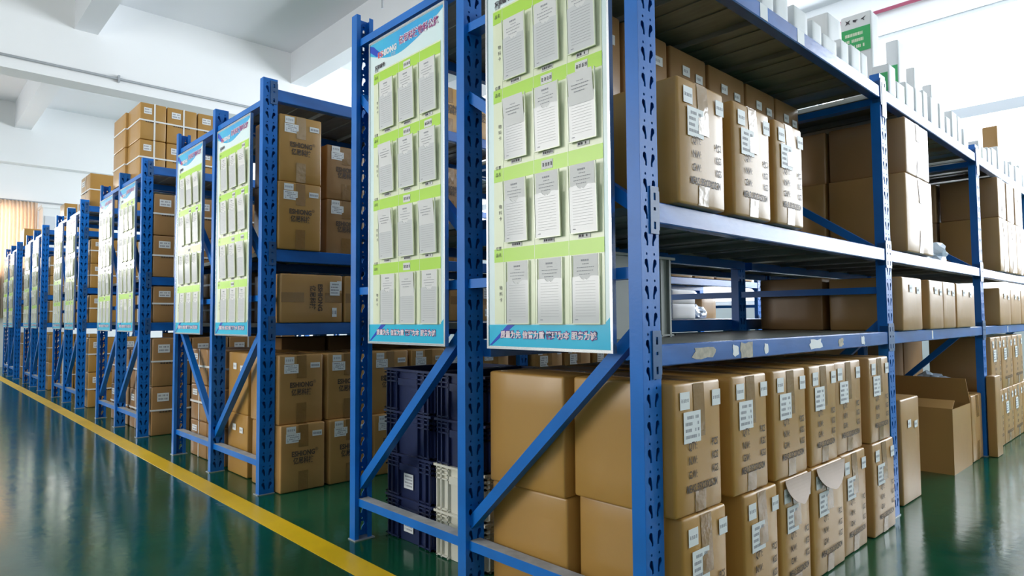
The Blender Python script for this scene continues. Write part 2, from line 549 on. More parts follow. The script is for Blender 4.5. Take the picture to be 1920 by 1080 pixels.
def deck_mesh(w, d):
    """steel shelf panel: w along y, d along x (centred), folded lips and stiffeners below"""
    mb = MB()
    mb.box(-d / 2, d / 2, 0.001, w - 0.001, -0.002, 0.0)
    for y in (0.001, w - 0.003):
        mb.box(-d / 2, d / 2, y, y + 0.002, -0.020, -0.002)
    for y in (w * 0.33, w * 0.66):
        mb.box(-d / 2 + 0.01, d / 2 - 0.01, y - 0.02, y + 0.02, -0.006, -0.002)
    mb.box(-d / 2, -d / 2 + 0.002, 0.003, w - 0.003, -0.014, -0.002); mb.box(d / 2 - 0.002, d / 2, 0.003, w - 0.003, -0.014, -0.002)
    return mb.mesh('shelf_panel', M['deck'])


XR, XM, XL = 0.0, -0.650, -1.338    # outer face right, mid post face, outer face left
BACKX = {'R': (XR, XM + 0.0), 'L': (XM - PW, XL)}


def make_rack(ux, ys, lev_r, lev_l, h_r, h_m, label, beam_h, left_brace, group='blue storage racks in the row'):
    rk = empty('storage_rack', (ux, 0, 0), label, 'rack', group)
    n = len(ys)
    foot = cached('foot', lambda: MB().box(-0.048, 0.004, -0.008, PD + 0.004, 0, 0.004).mesh('foot_plate', M['pipe']))

    def post(x, y, h, flip=False):
        me = cached(('post', h, flip), lambda: post_mesh(h, not flip))
        mt = Matrix.Translation((x, y + (PD if flip else 0), 0.0)) @ Matrix.Rotation(math.pi if flip else 0, 4, 'Z')
        p = ob('post', me, rk, mt)
        ob('foot_plate', foot, p)
    for i, y in enumerate(ys):
        hr = h_r if i or h_r > 1.9 else h_r
        post(XR, y, hr); post(XM, y, h_m); post(XL, y, h_m, True)
        yc = y + PD / 2
        for side, (a, c) in (('R', (XM, XR - PW)), ('L', (XL + PW, XM - PW))):
            hh = min(h_r if side == 'R' else h_m, h_m)
            # horizontal ties
            for z in (0.14, 0.93, hh - 0.11):
                me = cached(('tie', round(c - a, 3)), lambda: MB().box(0, c - a, -0.022, 0.022, -0.014, 0.014).mesh('frame_tie', M['rack_blue']))
                t = ob('frame_tie', me, rk, (a, yc, z))
                if z < 0.2:
                    ob('dust', cached(('tt', round(c - a, 3)), lambda: MB().box(0, c - a, -0.020, 0.020, 0.014, 0.0148).mesh('dust', M['tie_top'])), t, label='grey dusty top face')
            # diagonal braces
            up = True if side == 'R' else left_brace
            za, zb = (0.20, 0.80) if up else (0.80, 0.20)
            ob('diagonal_brace', MB().bar((a - .01, yc, za), (c + .012, yc, zb), 0.03, 0.032).mesh('diagonal_brace', M['rack_blue']), rk)
            za, zb = hh - 0.32, 1.085
            ob('diagonal_brace', MB().bar((a - .01, yc, za), (c + .012, yc, zb), 0.03, 0.032).mesh('diagonal_brace', M['rack_blue']), rk)
    brk = cached('bracket', bracket_mesh)
    for i in range(n - 1):
        y0, y1 = ys[i] + PD, ys[i + 1]
        L = y1 - y0
        for side, levels in (('R', lev_r), ('L', lev_l)):
            xo, xi = (XR, XM - PW) if side == 'R' else (XM - PW, XL)
            for z in levels:
                bmh = beam_h
                me = cached(('beam', round(L, 3), bmh), lambda: beam_mesh(L, bmh))
                if side == 'R':
                    spots = [(XR, False), (XM, True)]
                else:
                    spots = [(XM - PW + 0.001, False), (XL, True)]
                for x, inner in spots:
                    if inner:
                        mt = Matrix.Translation((x, y1, z)) @ Matrix.Rotation(math.pi, 4, 'Z')
                    else:
                        mt = Matrix.Translation((x, y0, z))
                    bo = ob('beam', me, rk, mt)
                    if (side == 'R') != inner:
                        ob('beam_bracket', brk, bo, (0, -0.0365, -0.08))
                        mt2 = Matrix.Translation((0, L + 0.0365, -0.08)) @ Matrix.Scale(-1, 4, (0, 1, 0))
                        ob('beam_bracket', brk, bo, mt2)
                # panels
                xa, xb = spots[0][0] - 0.036, spots[1][0] + 0.036
                npan = 5
                w = L / npan
                me = cached(('deck', round(w, 3), round(xa - xb, 3)), lambda: deck_mesh(w, xa - xb + 0.026))
                for q in range(npan):
                    ob('shelf_panel', me, rk, ((xa + xb) / 2, y0 + q * w, z))
    return rk


YS = [0.0, 1.71, 3.38, 5.05]
# ------------------------------------------------------------------ notice boards
SW, SH = 0.455, 1.10


def bars(mb, rows, z):
    for u0, u1, v0, v1 in rows:
        mb.box(u0, u1, v0, v1, z, z + 0.0004)


def make_board(x0, z0, label, seed, group='notice boards on the rack ends'):
    rr = random.Random(seed)
    s = ob('notice_board', None, None, None, label, 'board', group)
    s.empty_display_size = 0.1
    s.matrix_world = face_mtx('-y', x0, -0.006, z0)
    c = lambda k, fn: cached(('board', k), fn)
    ob('backing', c('backing', lambda: sheet(0.004, SW - 0.004, 0.004, SH - 0.004, 0.0, 0.010).mesh('backing', M['board'])), s)

    def frame():
        mb = MB()
        for a in ((0, SW, 0, 0.007), (0, SW, SH - 0.007, SH), (0, 0.007, 0.007, SH - 0.007), (SW - 0.007, SW, 0.007, SH - 0.007)):
            mb.box(*a, -0.002, 0.013)
        return mb.mesh('frame', M['alu'])
    ob('frame', c('frame', frame), s, label='thin aluminium edge frame')

    # header: blue sweep
    def header():
        top = [(0.008 + (SW - 0.016) * i / 24, SH - 0.009) for i in range(25)]
        low = []
        for i in range(25):
            t = i / 24
            low.append((0.008 + (SW - 0.016) * t, SH - 0.009 - ((0.040 + 0.042 * math.sin(math.pi * min(1.0, t / 0.8))) if t < 0.6 else 0.0697 - 0.062 * ((t - 0.6) / 0.4) ** 1.3)))
        return MB().poly(list(reversed(low)) + top, 0.0006, 0.010).mesh('header_sweep', M['skyblue'])
    ob('header_sweep', c('header', header), s, label='blue curved header print')

    def swoosh():
        pts = [(0.008, SH - 0.035), (0.05, SH - 0.062), (0.10, SH - 0.072), (0.055, SH - 0.04), (0.03, SH - 0.02), (0.008, SH - 0.012)]
        return MB().poly(pts, 0.0006, 0.0107).mesh('header_corner', M['deepblue'])
    ob('header_corner', c('swoosh', swoosh), s)

    def title():
        mb = MB(); put_text(mb, '亿尼科技物料公施', 0.031, 0.308, SH - 0.050, 0.0116, 0.228, 0.0007)
        return mb.mesh('title', M['plum'], fix=False)

    def title_halo():
        mb = MB(); put_text(mb, '亿尼科技物料公施', 0.031, 0.308, SH - 0.050, 0.0112, 0.228, 0.0022)
        return mb.mesh('title_outline', M['logo_white'], fix=False)
    ob('title_outline', c('halo', title_halo), s)
    ob('title', c('title', title), s, label='dark purple Chinese title')

    def logo_bg():
        mb = MB(); put_text(mb, 'ESHIONG', 0.028, 0.120, SH - 0.062, 0.0113, 0.122, 0.0018)
        return mb.mesh('logo_outline', M['logo_white'], fix=False)

    def logo_a():
        mb = MB(); put_text(mb, 'ES', 0.028, 0.077, SH - 0.062, 0.0118, 0.032, 0.0004)
        return mb.mesh('logo', M['red'], fix=False)

    def logo_b():
        mb = MB(); put_text(mb, 'HIONG', 0.028, 0.138, SH - 0.062, 0.0118, 0.086, -0.0002)
        put_text(mb, '亿尼', 0.015, 0.160, SH - 0.083, 0.0118)
        return mb.mesh('logo', M['win_frame'], fix=False)
    ob('logo_outline', c('lo', logo_bg), s); ob('logo', c('la', logo_a), s); ob('logo', c('lb', logo_b), s)

    def shelfno():
        mb = MB(); put_text(mb, '货架编号:', 0.0165, 0.074, 0.997, 0.0116, None, 0.0005)
        for i in range(4):
            put_text(mb, '位置', 0.012, 0.052, 0.985 - 0.0 + (-0.232 * i) - (0.0 if i == 0 else 0.005), 0.0122)
            put_text(mb, '品名', 0.012, 0.052, 0.958 - 0.231 * i, 0.0128)
            for q, ch in enumerate('物料卡'):
                put_text(mb, ch, 0.013, 0.060, 0.865 - q * 0.017 - 0.231 * i, 0.0122)
        return mb.mesh('printed_text', M['ink'], fix=False)
    ob('inner_panel', c('inner', lambda: sheet(0.033, 0.432, 0.070, 0.980, 0.010, 0.0113).mesh('inner_panel', M['board_in'])), s)
    ob('printed_text', c('no', shelfno), s)

    # footer
    ob('footer', c('footer', lambda: MB().poly([(0.008, 0.008), (SW - 0.008, 0.008), (SW - 0.008, 0.088), (SW - 0.03, 0.068), (0.008, 0.068)], 0.0006, 0.010).mesh('footer', M['cyan'])), s, label='blue footer print')
    ob('footer_wedge', c('wedge', lambda: MB().poly([(0.010, 0.010), (0.018, 0.010), (0.115, 0.068), (0.085, 0.068)], 0.0005, 0.0107).mesh('footer_wedge', M['deepblue'])), s)

    def slog(bold, z, m):
        mb = MB()
        for i, w in enumerate(('质量为先', '信誉为重', '管理为本', '服务为诚')):
            put_text(mb, w, 0.0205, 0.098 + i * 0.0885, 0.041, z, None, bold)
        return mb.mesh('slogan', m, fix=False)
    ob('slogan_outline', c('sl0', lambda: slog(0.0022, 0.0116, M['slogan_edge'])), s)
    ob('slogan', c('sl1', lambda: slog(0.0006, 0.0122, M['slogan'])), s, label='pale pink Chinese slogan')

    stripe = c('stripe', lambda: sheet(0.033, 0.432, 0.0, 0.0375, 0.0113, 0.0119).mesh('stripe', M['lime']))
    for v in (0.245, 0.475, 0.705, 0.937):
        ob('stripe', stripe, s, (0, v, 0), label='lime green stripe')
    for u in (0.072, 0.195, 0.318):
        ob('divider', c('div', lambda: sheet(-0.0006, 0.0006, 0.070, 0.978, 0.0113, 0.0121).mesh('divider', M['film_edge'])), s, (u, 0, 0))

    cw, ch = 0.080, 0.167

    def card_m():
        mb = MB(); N = 6
        for i in range(N + 1):
            v = ch * i / N
            b = 0.006 * (i / N) ** 2.2
            mb.v += [(0, v, b), (cw, v, b), (0, v, b + 0.0008), (cw, v, b + 0.0008)]
        for i in range(N):
            a = i * 4
            mb.f += [(a + 2, a + 3, a + 7, a + 6), (a, a + 4, a + 5, a + 1), (a, a + 2, a + 6, a + 4), (a + 1, a + 5, a + 7, a + 3)]
        mb.f += [(0, 1, 3, 2), (4 * N, 4 * N + 2, 4 * N + 3, 4 * N + 1)]
        return mb.mesh('card', M['card'], smooth=False)

    def flat_card():
        return sheet(0, cw, 0, ch, 0, 0.0008).mesh('card', M['card'])

    def card_print():
        mb = MB(); rnd = random.Random(3)
        bars(mb, [(0.026 + i * 0.0065, 0.0305 + i * 0.0065, ch - 0.016, ch - 0.0115) for i in range(4)], 0.001)
        for q, (a, e) in enumerate(((0.030, 0.052), (0.012, 0.066), (0.012, 0.060), (0.02, 0.05))):
            v = ch - 0.024 - q * 0.0085
            x = a
            while x < e:
                w = rnd.uniform(0.002, 0.006)
                mb.box(x, x + w, v, v + 0.0018, 0.001, 0.0013); x += w + 0.0018
        return mb.mesh('card_print', M['ink_soft'])

    def pocket_m():
        pts = [(-0.003, -0.004), (cw + 0.003, -0.004), (cw + 0.003, 0.112), (cw * 0.72, 0.114), (cw * 0.66, 0.108), (cw * 0.56, 0.104), (cw * 0.5, 0.108), (cw * 0.44, 0.104), (cw * 0.34, 0.108), (cw * 0.28, 0.114), (-0.003, 0.112)]
        return MB().poly(pts, 0.0006, 0.0).mesh('pocket', M['film'])

    def pocket_print():
        mb = MB()
        for q in range(13):
            v = 0.014 + q * 0.0072
            mb.box(0.008, cw - 0.008, v, v + 0.0006, 0.0, 0.0003)
        mb.box(0.006, 0.015, 0.004, 0.0062, 0, 0.0003)
        return mb.mesh('ruled_lines', M['ink_soft'])

    def tag_m(seed2):
        mb = MB(); marks(mb, random.Random(seed2), 0.003, 0.040, 0.000, 0.024, 0.0, 1, True)
        return mb.mesh('tag_print', M['ink'])
    def small_tag(sd):
        mb = MB(); marks(mb, random.Random(sd + 60), 0.003, 0.037, 0.000, 0.012, 0.0006, 1)
        return mb.mesh('tag_print', M['ink'])
    edge = c('edge', lambda: MB().box(-0.006, -0.0035, -0.004, ch, 0, 0.004).box(cw + 0.0035, cw + 0.006, -0.004, ch, 0, 0.004).box(-0.006, cw + 0.006, -0.0065, -0.004, 0, 0.004).mesh('pocket_edge', M['film_edge']))
    for r in range(4):
        v = (0.076, 0.303, 0.536, 0.764)[r]
        for q in range(3):
            u = (0.090, 0.212, 0.334)[q]
            tilt = 0.0 if r == 0 else 0.032
            # pocket hangs with its lower edge standing off the board
            base = Matrix.Translation((u, v, 0.0125 + (0.006 if tilt else 0.0012))) @ Matrix.Rotation(tilt, 4, 'X')
            curl = rr.random() < (0.25 if r else 0.15)
            pk = ob('pocket', c('pocket', pocket_m), s, base @ Matrix.Translation((0, 0, 0.0016)), label='clear film card pocket')
            ob('pocket_edge', edge, pk, (0, 0, -0.002)); ob('ruled_lines', c('pl', pocket_print), pk, (0, 0, 0.0006))
            cd = ob('card', c('cardc', card_m) if curl else c('cardf', flat_card), s, base, label='white stock card')
            ob('card_print', c('cp', card_print), cd, (0, 0, 0.0042 if curl else 0.0))
            if r:
                t = ob('number_tag', c('tag', lambda: sheet(0, 0.04, 0, 0.011, 0.0, 0.0006).mesh('number_tag', M['card'])), s, (u + 0.016, v - 0.0175, 0.0122))
                ob('tag_print', c('tp%d' % q, lambda: small_tag(q)), t)
            if rr.random() < 0.6 and not (q == 0):
                sv = (0.245, 0.475, 0.705, 0.937)[r]
                t = ob('name_tag', c('ntag', lambda: sheet(0, 0.041, 0, 0.024, 0.0, 0.0008).mesh('name_tag', M['card'])), s, (u + 0.012, sv + 0.006, 0.0119))
                ob('tag_print', c('np%d' % (r * 3 + q), lambda: tag_m(r * 3 + q)), t, (0, 0, 0.0009))
    return s


# ------------------------------------------------------------------ cartons
def carton_mesh(dx, dy, dz, m, bulge):
    """soft-edged box centred in x and y, base at z = 0"""
    r = min(0.008, dx * 0.1, dy * 0.1, dz * 0.1)
    H = (dx / 2, dy / 2, dz / 2)

    def samples(h):
        return [-h, -h + r * 0.3, -h + r, -h * 0.45, h * 0.45, h - r, h - r * 0.3, h]
    verts, faces, idx = [], [], {}

    def vid(p):
        k = tuple(round(c, 5) for c in p)
        if k in idx:
            return idx[k]
        q = [max(-H[i] + r, min(H[i] - r, p[i])) for i in range(3)]
        d = Vector([p[i] - q[i] for i in range(3)])
        if d.length > 1e-9:
            ax = [i for i in range(3) if abs(abs(p[i]) - H[i]) < 1e-6]
            if len(ax) == 1 and all(abs(p[i] - q[i]) < 1e-9 for i in range(3) if i != ax[0]):
                i = ax[0]
                if i != 2:
                    o = [j for j in range(3) if j != i]
                    w = (1 - (p[o[0]] / H[o[0]]) ** 2) * (1 - (p[o[1]] / H[o[1]]) ** 2)
                    q[i] += math.copysign(bulge * w, p[i])
            d = d.normalized() * r
        idx[k] = len(verts)
        verts.append((q[0] + d.x, q[1] + d.y, q[2] + d.z + H[2]))
        return idx[k]
    for ax in range(3):
        a, c = [i for i in range(3) if i != ax]
        sa, sc = samples(H[a]), samples(H[c])
        for s in (-1, 1):
            for i in range(7):
                for j in range(7):
                    quad = []
                    for (ii, jj) in ((i, j), (i + 1, j), (i + 1, j + 1), (i, j + 1)):
                        p = [0, 0, 0]; p[ax] = s * H[ax]; p[a] = sa[ii]; p[c] = sc[jj]
                        quad.append(vid(p))
                    faces.append(tuple(quad))
    mb = MB(); mb.v = verts; mb.f = faces
    return mb.mesh('body', m, smooth=True)


def marks(mb, rnd, u0, u1, v0, v1, z, n_rows, glyph=False):
    """small printed marks on a paper label"""
    hh = (v1 - v0) / n_rows
    for q in range(n_rows):
        x = u0
        while x < u1 - 0.002:
            w = min(rnd.uniform(0.004, 0.010) if glyph else rnd.uniform(0.002, 0.007), u1 - x)
            if glyph:
                gw = min((v1 - v0) * 0.42, (u1 - u0) / 4.6)
                vb = (v0 + v1) / 2 - gw * 0.6
                if x + gw > u1:
                    break
                for st in range(3):
                    vv = vb + gw * 1.2 * (st + 0.3 * rnd.random()) / 2.6
                    mb.box(x + gw * 0.15 * rnd.random(), x + gw * (0.8 + 0.2 * rnd.random()), vv, vv + gw * 0.16, z, z + 0.0003)
                for st in range(2):
                    uu = x + gw * (0.1 + 0.3 * rnd.random() + 0.4 * st)
                    mb.box(uu, uu + gw * 0.15, vb, vb + gw * 1.15, z, z + 0.0003)
                x += gw * 1.2
                continue
            if rnd.random() < 0.85:
                mb.box(x, x + w, v0 + q * hh + hh * 0.22, v0 + q * hh + hh * 0.72, z, z + 0.0003)
            x += w + (0.003 if glyph else 0.0018)


def front_small(w, h):
    """top-left paper label, blank"""
    return sheet(0, w, 0, h, 0.0, 0.0006).mesh('label', M['paper'])


def label_part(parent, mt, w, h, rows, seed, glyph=False):
    l = ob('label', cached(('lab', w, h), lambda: front_small(w, h)), parent, mt, label='white paper label')

    def pm():
        mb = MB(); marks(mb, random.Random(seed), w * 0.1, w * 0.9, h * 0.1, h * 0.92, 0.0006, rows, glyph)
        return mb.mesh('label_print', M['ink_soft'])
    ob('label_print', cached(('labp', w, h, rows, seed, glyph), pm), l)
    return l


def carton(name, face, fx, a0, a1, z0, h, depth, style, label, group, m='carton', bulge=0.004, seed=0, tapem='tape', cat='box'):
    """face '+x': front plane x = fx, a = y range;  face '-y': front plane y = fx, a = x range"""
    if style == 'strap':
        h -= 0.003
    w = a1 - a0
    ac = (a0 + a1) / 2
    if face == '+x':
        dx, dy = depth, w
        loc = (fx - depth / 2, ac, z0)
        fm = face_mtx('+x', depth / 2 + 0.0002, -w / 2, 0)
    else:
        dx, dy = w, depth
        loc = (ac, fx + depth / 2, z0)
        fm = face_mtx('-y', -w / 2, -depth / 2 - 0.0002, 0)
    root = empty(name, (loc[0], loc[1], loc[2] + 0.0012), label, cat, group)
    ob('body', cached(('carton', round(dx, 3), round(dy, 3), round(h, 3), m, bulge), lambda: carton_mesh(dx, dy, h, M[m], bulge)), root)
    B = bulge

    def on(u, v, t=0.0):
        g = (1 - ((2 * u - w) / w) ** 2) * (1 - ((2 * v - h) / h) ** 2)
        return fm @ Matrix.Translation((u, v, max(0, g) * B + 0.0007 + t))
    rk = (round(w, 3), round(h, 3), round(B, 4))

    def strip(u0, u1, v0, v1, lift, name_, mm, nseg=7):
        """thin sheet following the bulge of the front"""
        mb = MB()
        for i in range(nseg + 1):
            v = v0 + (v1 - v0) * i / nseg
            for k2 in range(4):
                u = u0 + (u1 - u0) * k2 / 3
                g = max(0, (1 - ((2 * u - w) / w) ** 2) * (1 - ((2 * v - h) / h) ** 2)) * B
                mb.v.append((u, v, g + lift))
        for i in range(nseg):
            for k2 in range(3):
                a = i * 4 + k2
                mb.f.append((a, a + 1, a + 5, a + 4))
        return mb.mesh(name_, M[mm], fix=False, smooth=True)
    if style in ('meas', 'brand', 'brand_side', 'plain_tape'):
        tw = 0.05 if w > 0.15 else w * 0.25
        tc_ = w * 0.5
        top_len = h * (0.42 if style == 'meas' else 0.34)
        if style == 'brand_side':
            tp = strip(0.004, w * 0.36, h * 0.42, h * 0.62, 0.0006, 'tape', tapem)
            tp2 = strip(w * 0.70, w - 0.004, h * 0.42, h * 0.62, 0.0006, 'tape', tapem)
        else:
            tp = cached(('tpt', style, rk, tapem), lambda: strip(tc_ - tw / 2, tc_ + tw / 2, h - top_len, h - 0.004, 0.0008, 'tape', tapem))
            tp2 = cached(('tpb', style, rk, tapem), lambda: strip(tc_ - tw / 2, tc_ + tw / 2, 0.004, h * (0.17 if style == 'meas' else 0.30), 0.0008, 'tape', tapem))
            tt = cached(('tptop', round(dx, 3), round(dy, 3), tapem, face), lambda: (MB().box(-dx / 2 + .004, dx / 2 - .004, -tw / 2, tw / 2, 0, 0.0006) if face == '+x' else MB().box(-tw / 2, tw / 2, -dy / 2 + .004, dy / 2 - .004, 0, 0.0006)).mesh('tape', M[tapem]))
            ob('tape', tt, root, (0, 0, h - 0.0002), label='packing tape over the lid seam')
        ob('tape', tp, root, fm, label='glossy packing tape'); ob('tape', tp2, root, fm, label='glossy packing tape')
    if style == 'meas':
        label_part(root, on(w * 0.10, h * 0.80, 0.001), 0.042, 0.042, 1, 1, True)
        label_part(root, on(w * 0.80 - 0.004, h * 0.795, 0.001), 0.040, 0.040, 1, 2, True)
        label_part(root, on(w * 0.16, h * 0.545, 0.001), 0.076, 0.075, 4, 3)

        def pm():
            mb = MB()
            for i, (l, r_) in enumerate((('QTY:', 'PCS'), ('N.W:', 'KGS'), ('G.W:', 'KGS'))):
                v = h * (0.515 - 0.105 * i)
                put_text(mb, l, 0.026, w * 0.34, v, 0.0014, 0.036, 0.0006)
                put_text(mb, r_, 0.026, w * 0.83, v, 0.0014, 0.030, 0.0006)
            put_text(mb, 'MEAS.:35X23X25CM', 0.026, w * 0.54, h * 0.20, 0.0014, w * 0.66, 0.0006)
            mb.v = [(p[0], p[1], p[2] + max(0, (1 - ((2 * p[0] - w) / w) ** 2) * (1 - ((2 * p[1] - h) / h) ** 2)) * B) for p in mb.v]
            return mb.mesh('printed_text', M['ink_brown'], fix=False)
        ob('printed_text', cached(('measp', rk), pm), root, fm)
    elif style == 'brand':
        label_part(root, on(w * 0.12, h * 0.875, 0.001), 0.048, 0.032, 1, 4, True)
        label_part(root, on(w * 0.11, h * 0.735, 0.001), 0.072, 0.044, 4, 5)
        label_part(root, on(w * 0.70, h * 0.80, 0.001), 0.050, 0.026, 1, 6)

        def pm():
            mb = MB()
            put_text(mb, 'ESHIONG', 0.034, w * 0.50, h * 0.565, 0.0014, w * 0.52, 0.0012)
            put_text(mb, '®', 0.022, w * 0.80, h * 0.60, 0.0014)
            put_text(mb, '亿尼科技', 0.034, w * 0.50, h * 0.46, 0.0014, w * 0.46, 0.0009)
            mb.v = [(p[0], p[1], p[2] + max(0, (1 - ((2 * p[0] - w) / w) ** 2) * (1 - ((2 * p[1] - h) / h) ** 2)) * B) for p in mb.v]
            return mb.mesh('printed_text', M['ink_brown'], fix=False)
        ob('printed_text', cached(('brandp', rk), pm), root, fm)
    elif style == 'brand_side':
        label_part(root, on(w * 0.78, h * 0.57, 0.001), 0.055, 0.070, 4, 7)
        label_part(root, on(w * 0.90, h * 0.68, 0.0018), 0.026, 0.048, 1, 8, True)
        label_part(root, on(w * 0.82, h * 0.12, 0.001), 0.026, 0.046, 1, 9)

        def pm():
            mb = MB()
            put_text(mb, 'ESHIONG', 0.034, w * 0.62, h * 0.52, 0.0014, h * 0.56, 0.0012, -math.pi / 2)
            put_text(mb, '亿尼科技', 0.034, w * 0.50, h * 0.52, 0.0014, h * 0.50, 0.0009, -math.pi / 2)
            mb.v = [(p[0], p[1], p[2] + max(0, (1 - ((2 * p[0] - w) / w) ** 2) * (1 - ((2 * p[1] - h) / h) ** 2)) * B) for p in mb.v]
            return mb.mesh('printed_text', M['ink_brown'], fix=False)
        ob('printed_text', cached(('bsp', rk), pm), root, fm)
    elif style == 'strap':
        t = 0.0012; sw = 0.012

        def vert():
            mb = MB(); o = B + 0.0006
            if face == '+x':
                mb.box(-dx / 2 - o, dx / 2 + o, -sw / 2, sw / 2, h, h + t)
                mb.box(dx / 2 + o, dx / 2 + o + t, -sw / 2, sw / 2, 0.001, h + t); mb.box(-dx / 2 - o - t, -dx / 2 - o, -sw / 2, sw / 2, 0.001, h + t)
            else:
                mb.box(-sw / 2, sw / 2, -dy / 2 - o, dy / 2 + o, h, h + t)
                mb.box(-sw / 2, sw / 2, -dy / 2 - o - t, -dy / 2 - o, 0.001, h + t); mb.box(-sw / 2, sw / 2, dy / 2 + o, dy / 2 + o + t, 0.001, h + t)
            return mb.mesh('strap', M['strap'])

        def hor():
            mb = MB(); o = B + 0.0006
            X, Y = dx / 2 + o, dy / 2 + o
            mb.box(-X, X, -Y - t, -Y, -sw / 2, sw / 2); mb.box(-X, X, Y, Y + t, -sw / 2, sw / 2)
            mb.box(-X - t, -X, -Y - t, Y + t, -sw / 2, sw / 2); mb.box(X, X + t, -Y - t, Y + t, -sw / 2, sw / 2)
            return mb.mesh('strap', M['strap'])
        ob('strap', cached(('sv', face, round(dx, 3), round(dy, 3), round(h, 3), B), vert), root, (0, w * 0.05, 0) if face == '+x' else (w * 0.05, 0, 0), label='white plastic strap')
        ob('strap', cached(('sh', round(dx, 3), round(dy, 3), B), hor), root, (0, 0, h * 0.52), label='white plastic strap')
        label_part(root, on(w * 0.14, h * 0.70, 0.001), round(w * 0.30, 3), round(h * 0.17, 3), 2, 10)

        def pm():
            mb = MB(); marks(mb, random.Random(11), w * 0.2, w * 0.78, h * 0.44, h * 0.55, 0.0012 + B, 2, True)
            return mb.mesh('printed_marks', M['ink_brown'])
        ob('printed_marks', cached(('sp', rk), pm), root, fm)
    elif style == 'lab':
        label_part(root, on(w * 0.30, h * 0.72, 0.001), 0.045, 0.034, 1, 12, True)
        label_part(root, on(w * 0.66, h * 0.70, 0.001), 0.045, 0.030, 1, 13, True)
    return root


ORD = ['first', 'second', 'third', 'fourth', 'fifth', 'sixth', 'seventh', 'eighth', 'ninth', 'tenth', 'eleventh', 'twelfth', 'thirteenth', 'fourteenth', 'fifteenth', 'sixteenth']


# ================================================================== RACKS
UX = [0.0, -2.18, -4.30, -6.47, -8.72, -10.99]
L0 = 0.757; L1 = 1.102; L2 = 1.787
rack1 = make_rack(UX[0], YS, [L0, L1, L2], [0.81, 1.14, 1.95], 1.84, 2.0, 'nearest blue steel storage rack with slotted corner post', 0.052, True)
# old stickers on the near beams
rs = random.Random(5)
stick = [(0.27, 0.12, 0.030, 'paper_old'), (0.435, 0.035, 0.036, 'paper'), (0.50, 0.085, 0.044, 'paper_old'), (0.62, 0.03, 0.034, 'paper'), (0.98, 0.11, 0.036, 'paper'), (1.20, 0.05, 0.03, 'paper_old'), (1.42, 0.04, 0.034, 'paper')]
for y, w, h, mm in stick:
    pts = []
    for i in range(14):
        t = 2 * math.pi * i / 14
        q = rs.uniform(0.72, 1.05)
        sx = max(-1, min(1, 1.25 * math.cos(t))) * q; sy = max(-1, min(1, 1.25 * math.sin(t))) * q
        pts.append((w / 2 * sx, h / 2 * sy))
    ob('sticker_remnant', MB().poly(pts, 0.0006).mesh('sticker_remnant', M[mm]), rack1, face_mtx('+x', 0.0004, y, L0 - 0.028), label='torn paper sticker on the beam')
for y, w, h, z in ((0.66, 0.05, 0.046, L2 - 0.026), (0.93, 0.055, 0.046, L2 - 0.026), (2.35, 0.02, 0.04, L0 - 0.026), (4.1, 0.02, 0.04, L0 - 0.026)):
    ob('sticker', sheet(-w / 2, w / 2, -h / 2, h / 2, 0.0, 0.0006).mesh('sticker', M['paper']), rack1, face_mtx('+x', 0.0004, y, z))
for y in (1.715, 3.385):
    ob('sticker', sheet(0.008, 0.062, 0, 0.13, 0.0, 0.0006).mesh('sticker', M['paper']), rack1, face_mtx('+x', 0.004, y, 1.66))
make_rack(UX[1], YS, [0.808, 1.168, 1.955], [0.808, 1.168, 1.955], 2.0, 2.0, 'blue steel rack second from the camera, branded cartons on its side', 0.06, False)
make_rack(UX[2], YS[:3], [0.812, 1.142, 1.95], [0.812, 1.142, 1.95], 2.0, 2.0, 'blue steel rack third from the camera, carton stack on top', 0.06, True)
make_rack(UX[3], YS[:3], [0.812, 1.147, 1.70, 1.945], [0.812, 1.147, 1.945], 2.0, 2.0, 'blue steel rack fourth from the camera, single strapped carton on top', 0.055, True)
make_rack(UX[4], YS[:3], [0.812, 1.147, 1.945], [0.812, 1.147, 1.945], 2.0, 2.0, 'blue steel rack fifth from the camera', 0.055, True)
make_rack(UX[5], YS[:2], [0.812, 1.147, 1.945], [0.812, 1.147, 1.945], 2.0, 2.0, 'farthest blue steel rack at the left edge of the photo', 0.055, True)

# ================================================================== BOARDS
WHO = ['nearest', 'second', 'third', 'fourth', 'fifth', 'farthest']
for i, ux in enumerate(UX):
    o1, o2 = (-0.527, -1.180) if i == 0 else (-0.560, -1.245)
    z = 0.737 if i == 0 else 0.745
    make_board(ux + o1, z, 'green and blue card pocket board on the right half of the %s rack end' % WHO[i], 20 + i)
    make_board(ux + o2, z, 'green and blue card pocket board on the left half of the %s rack end' % WHO[i], 40 + i)

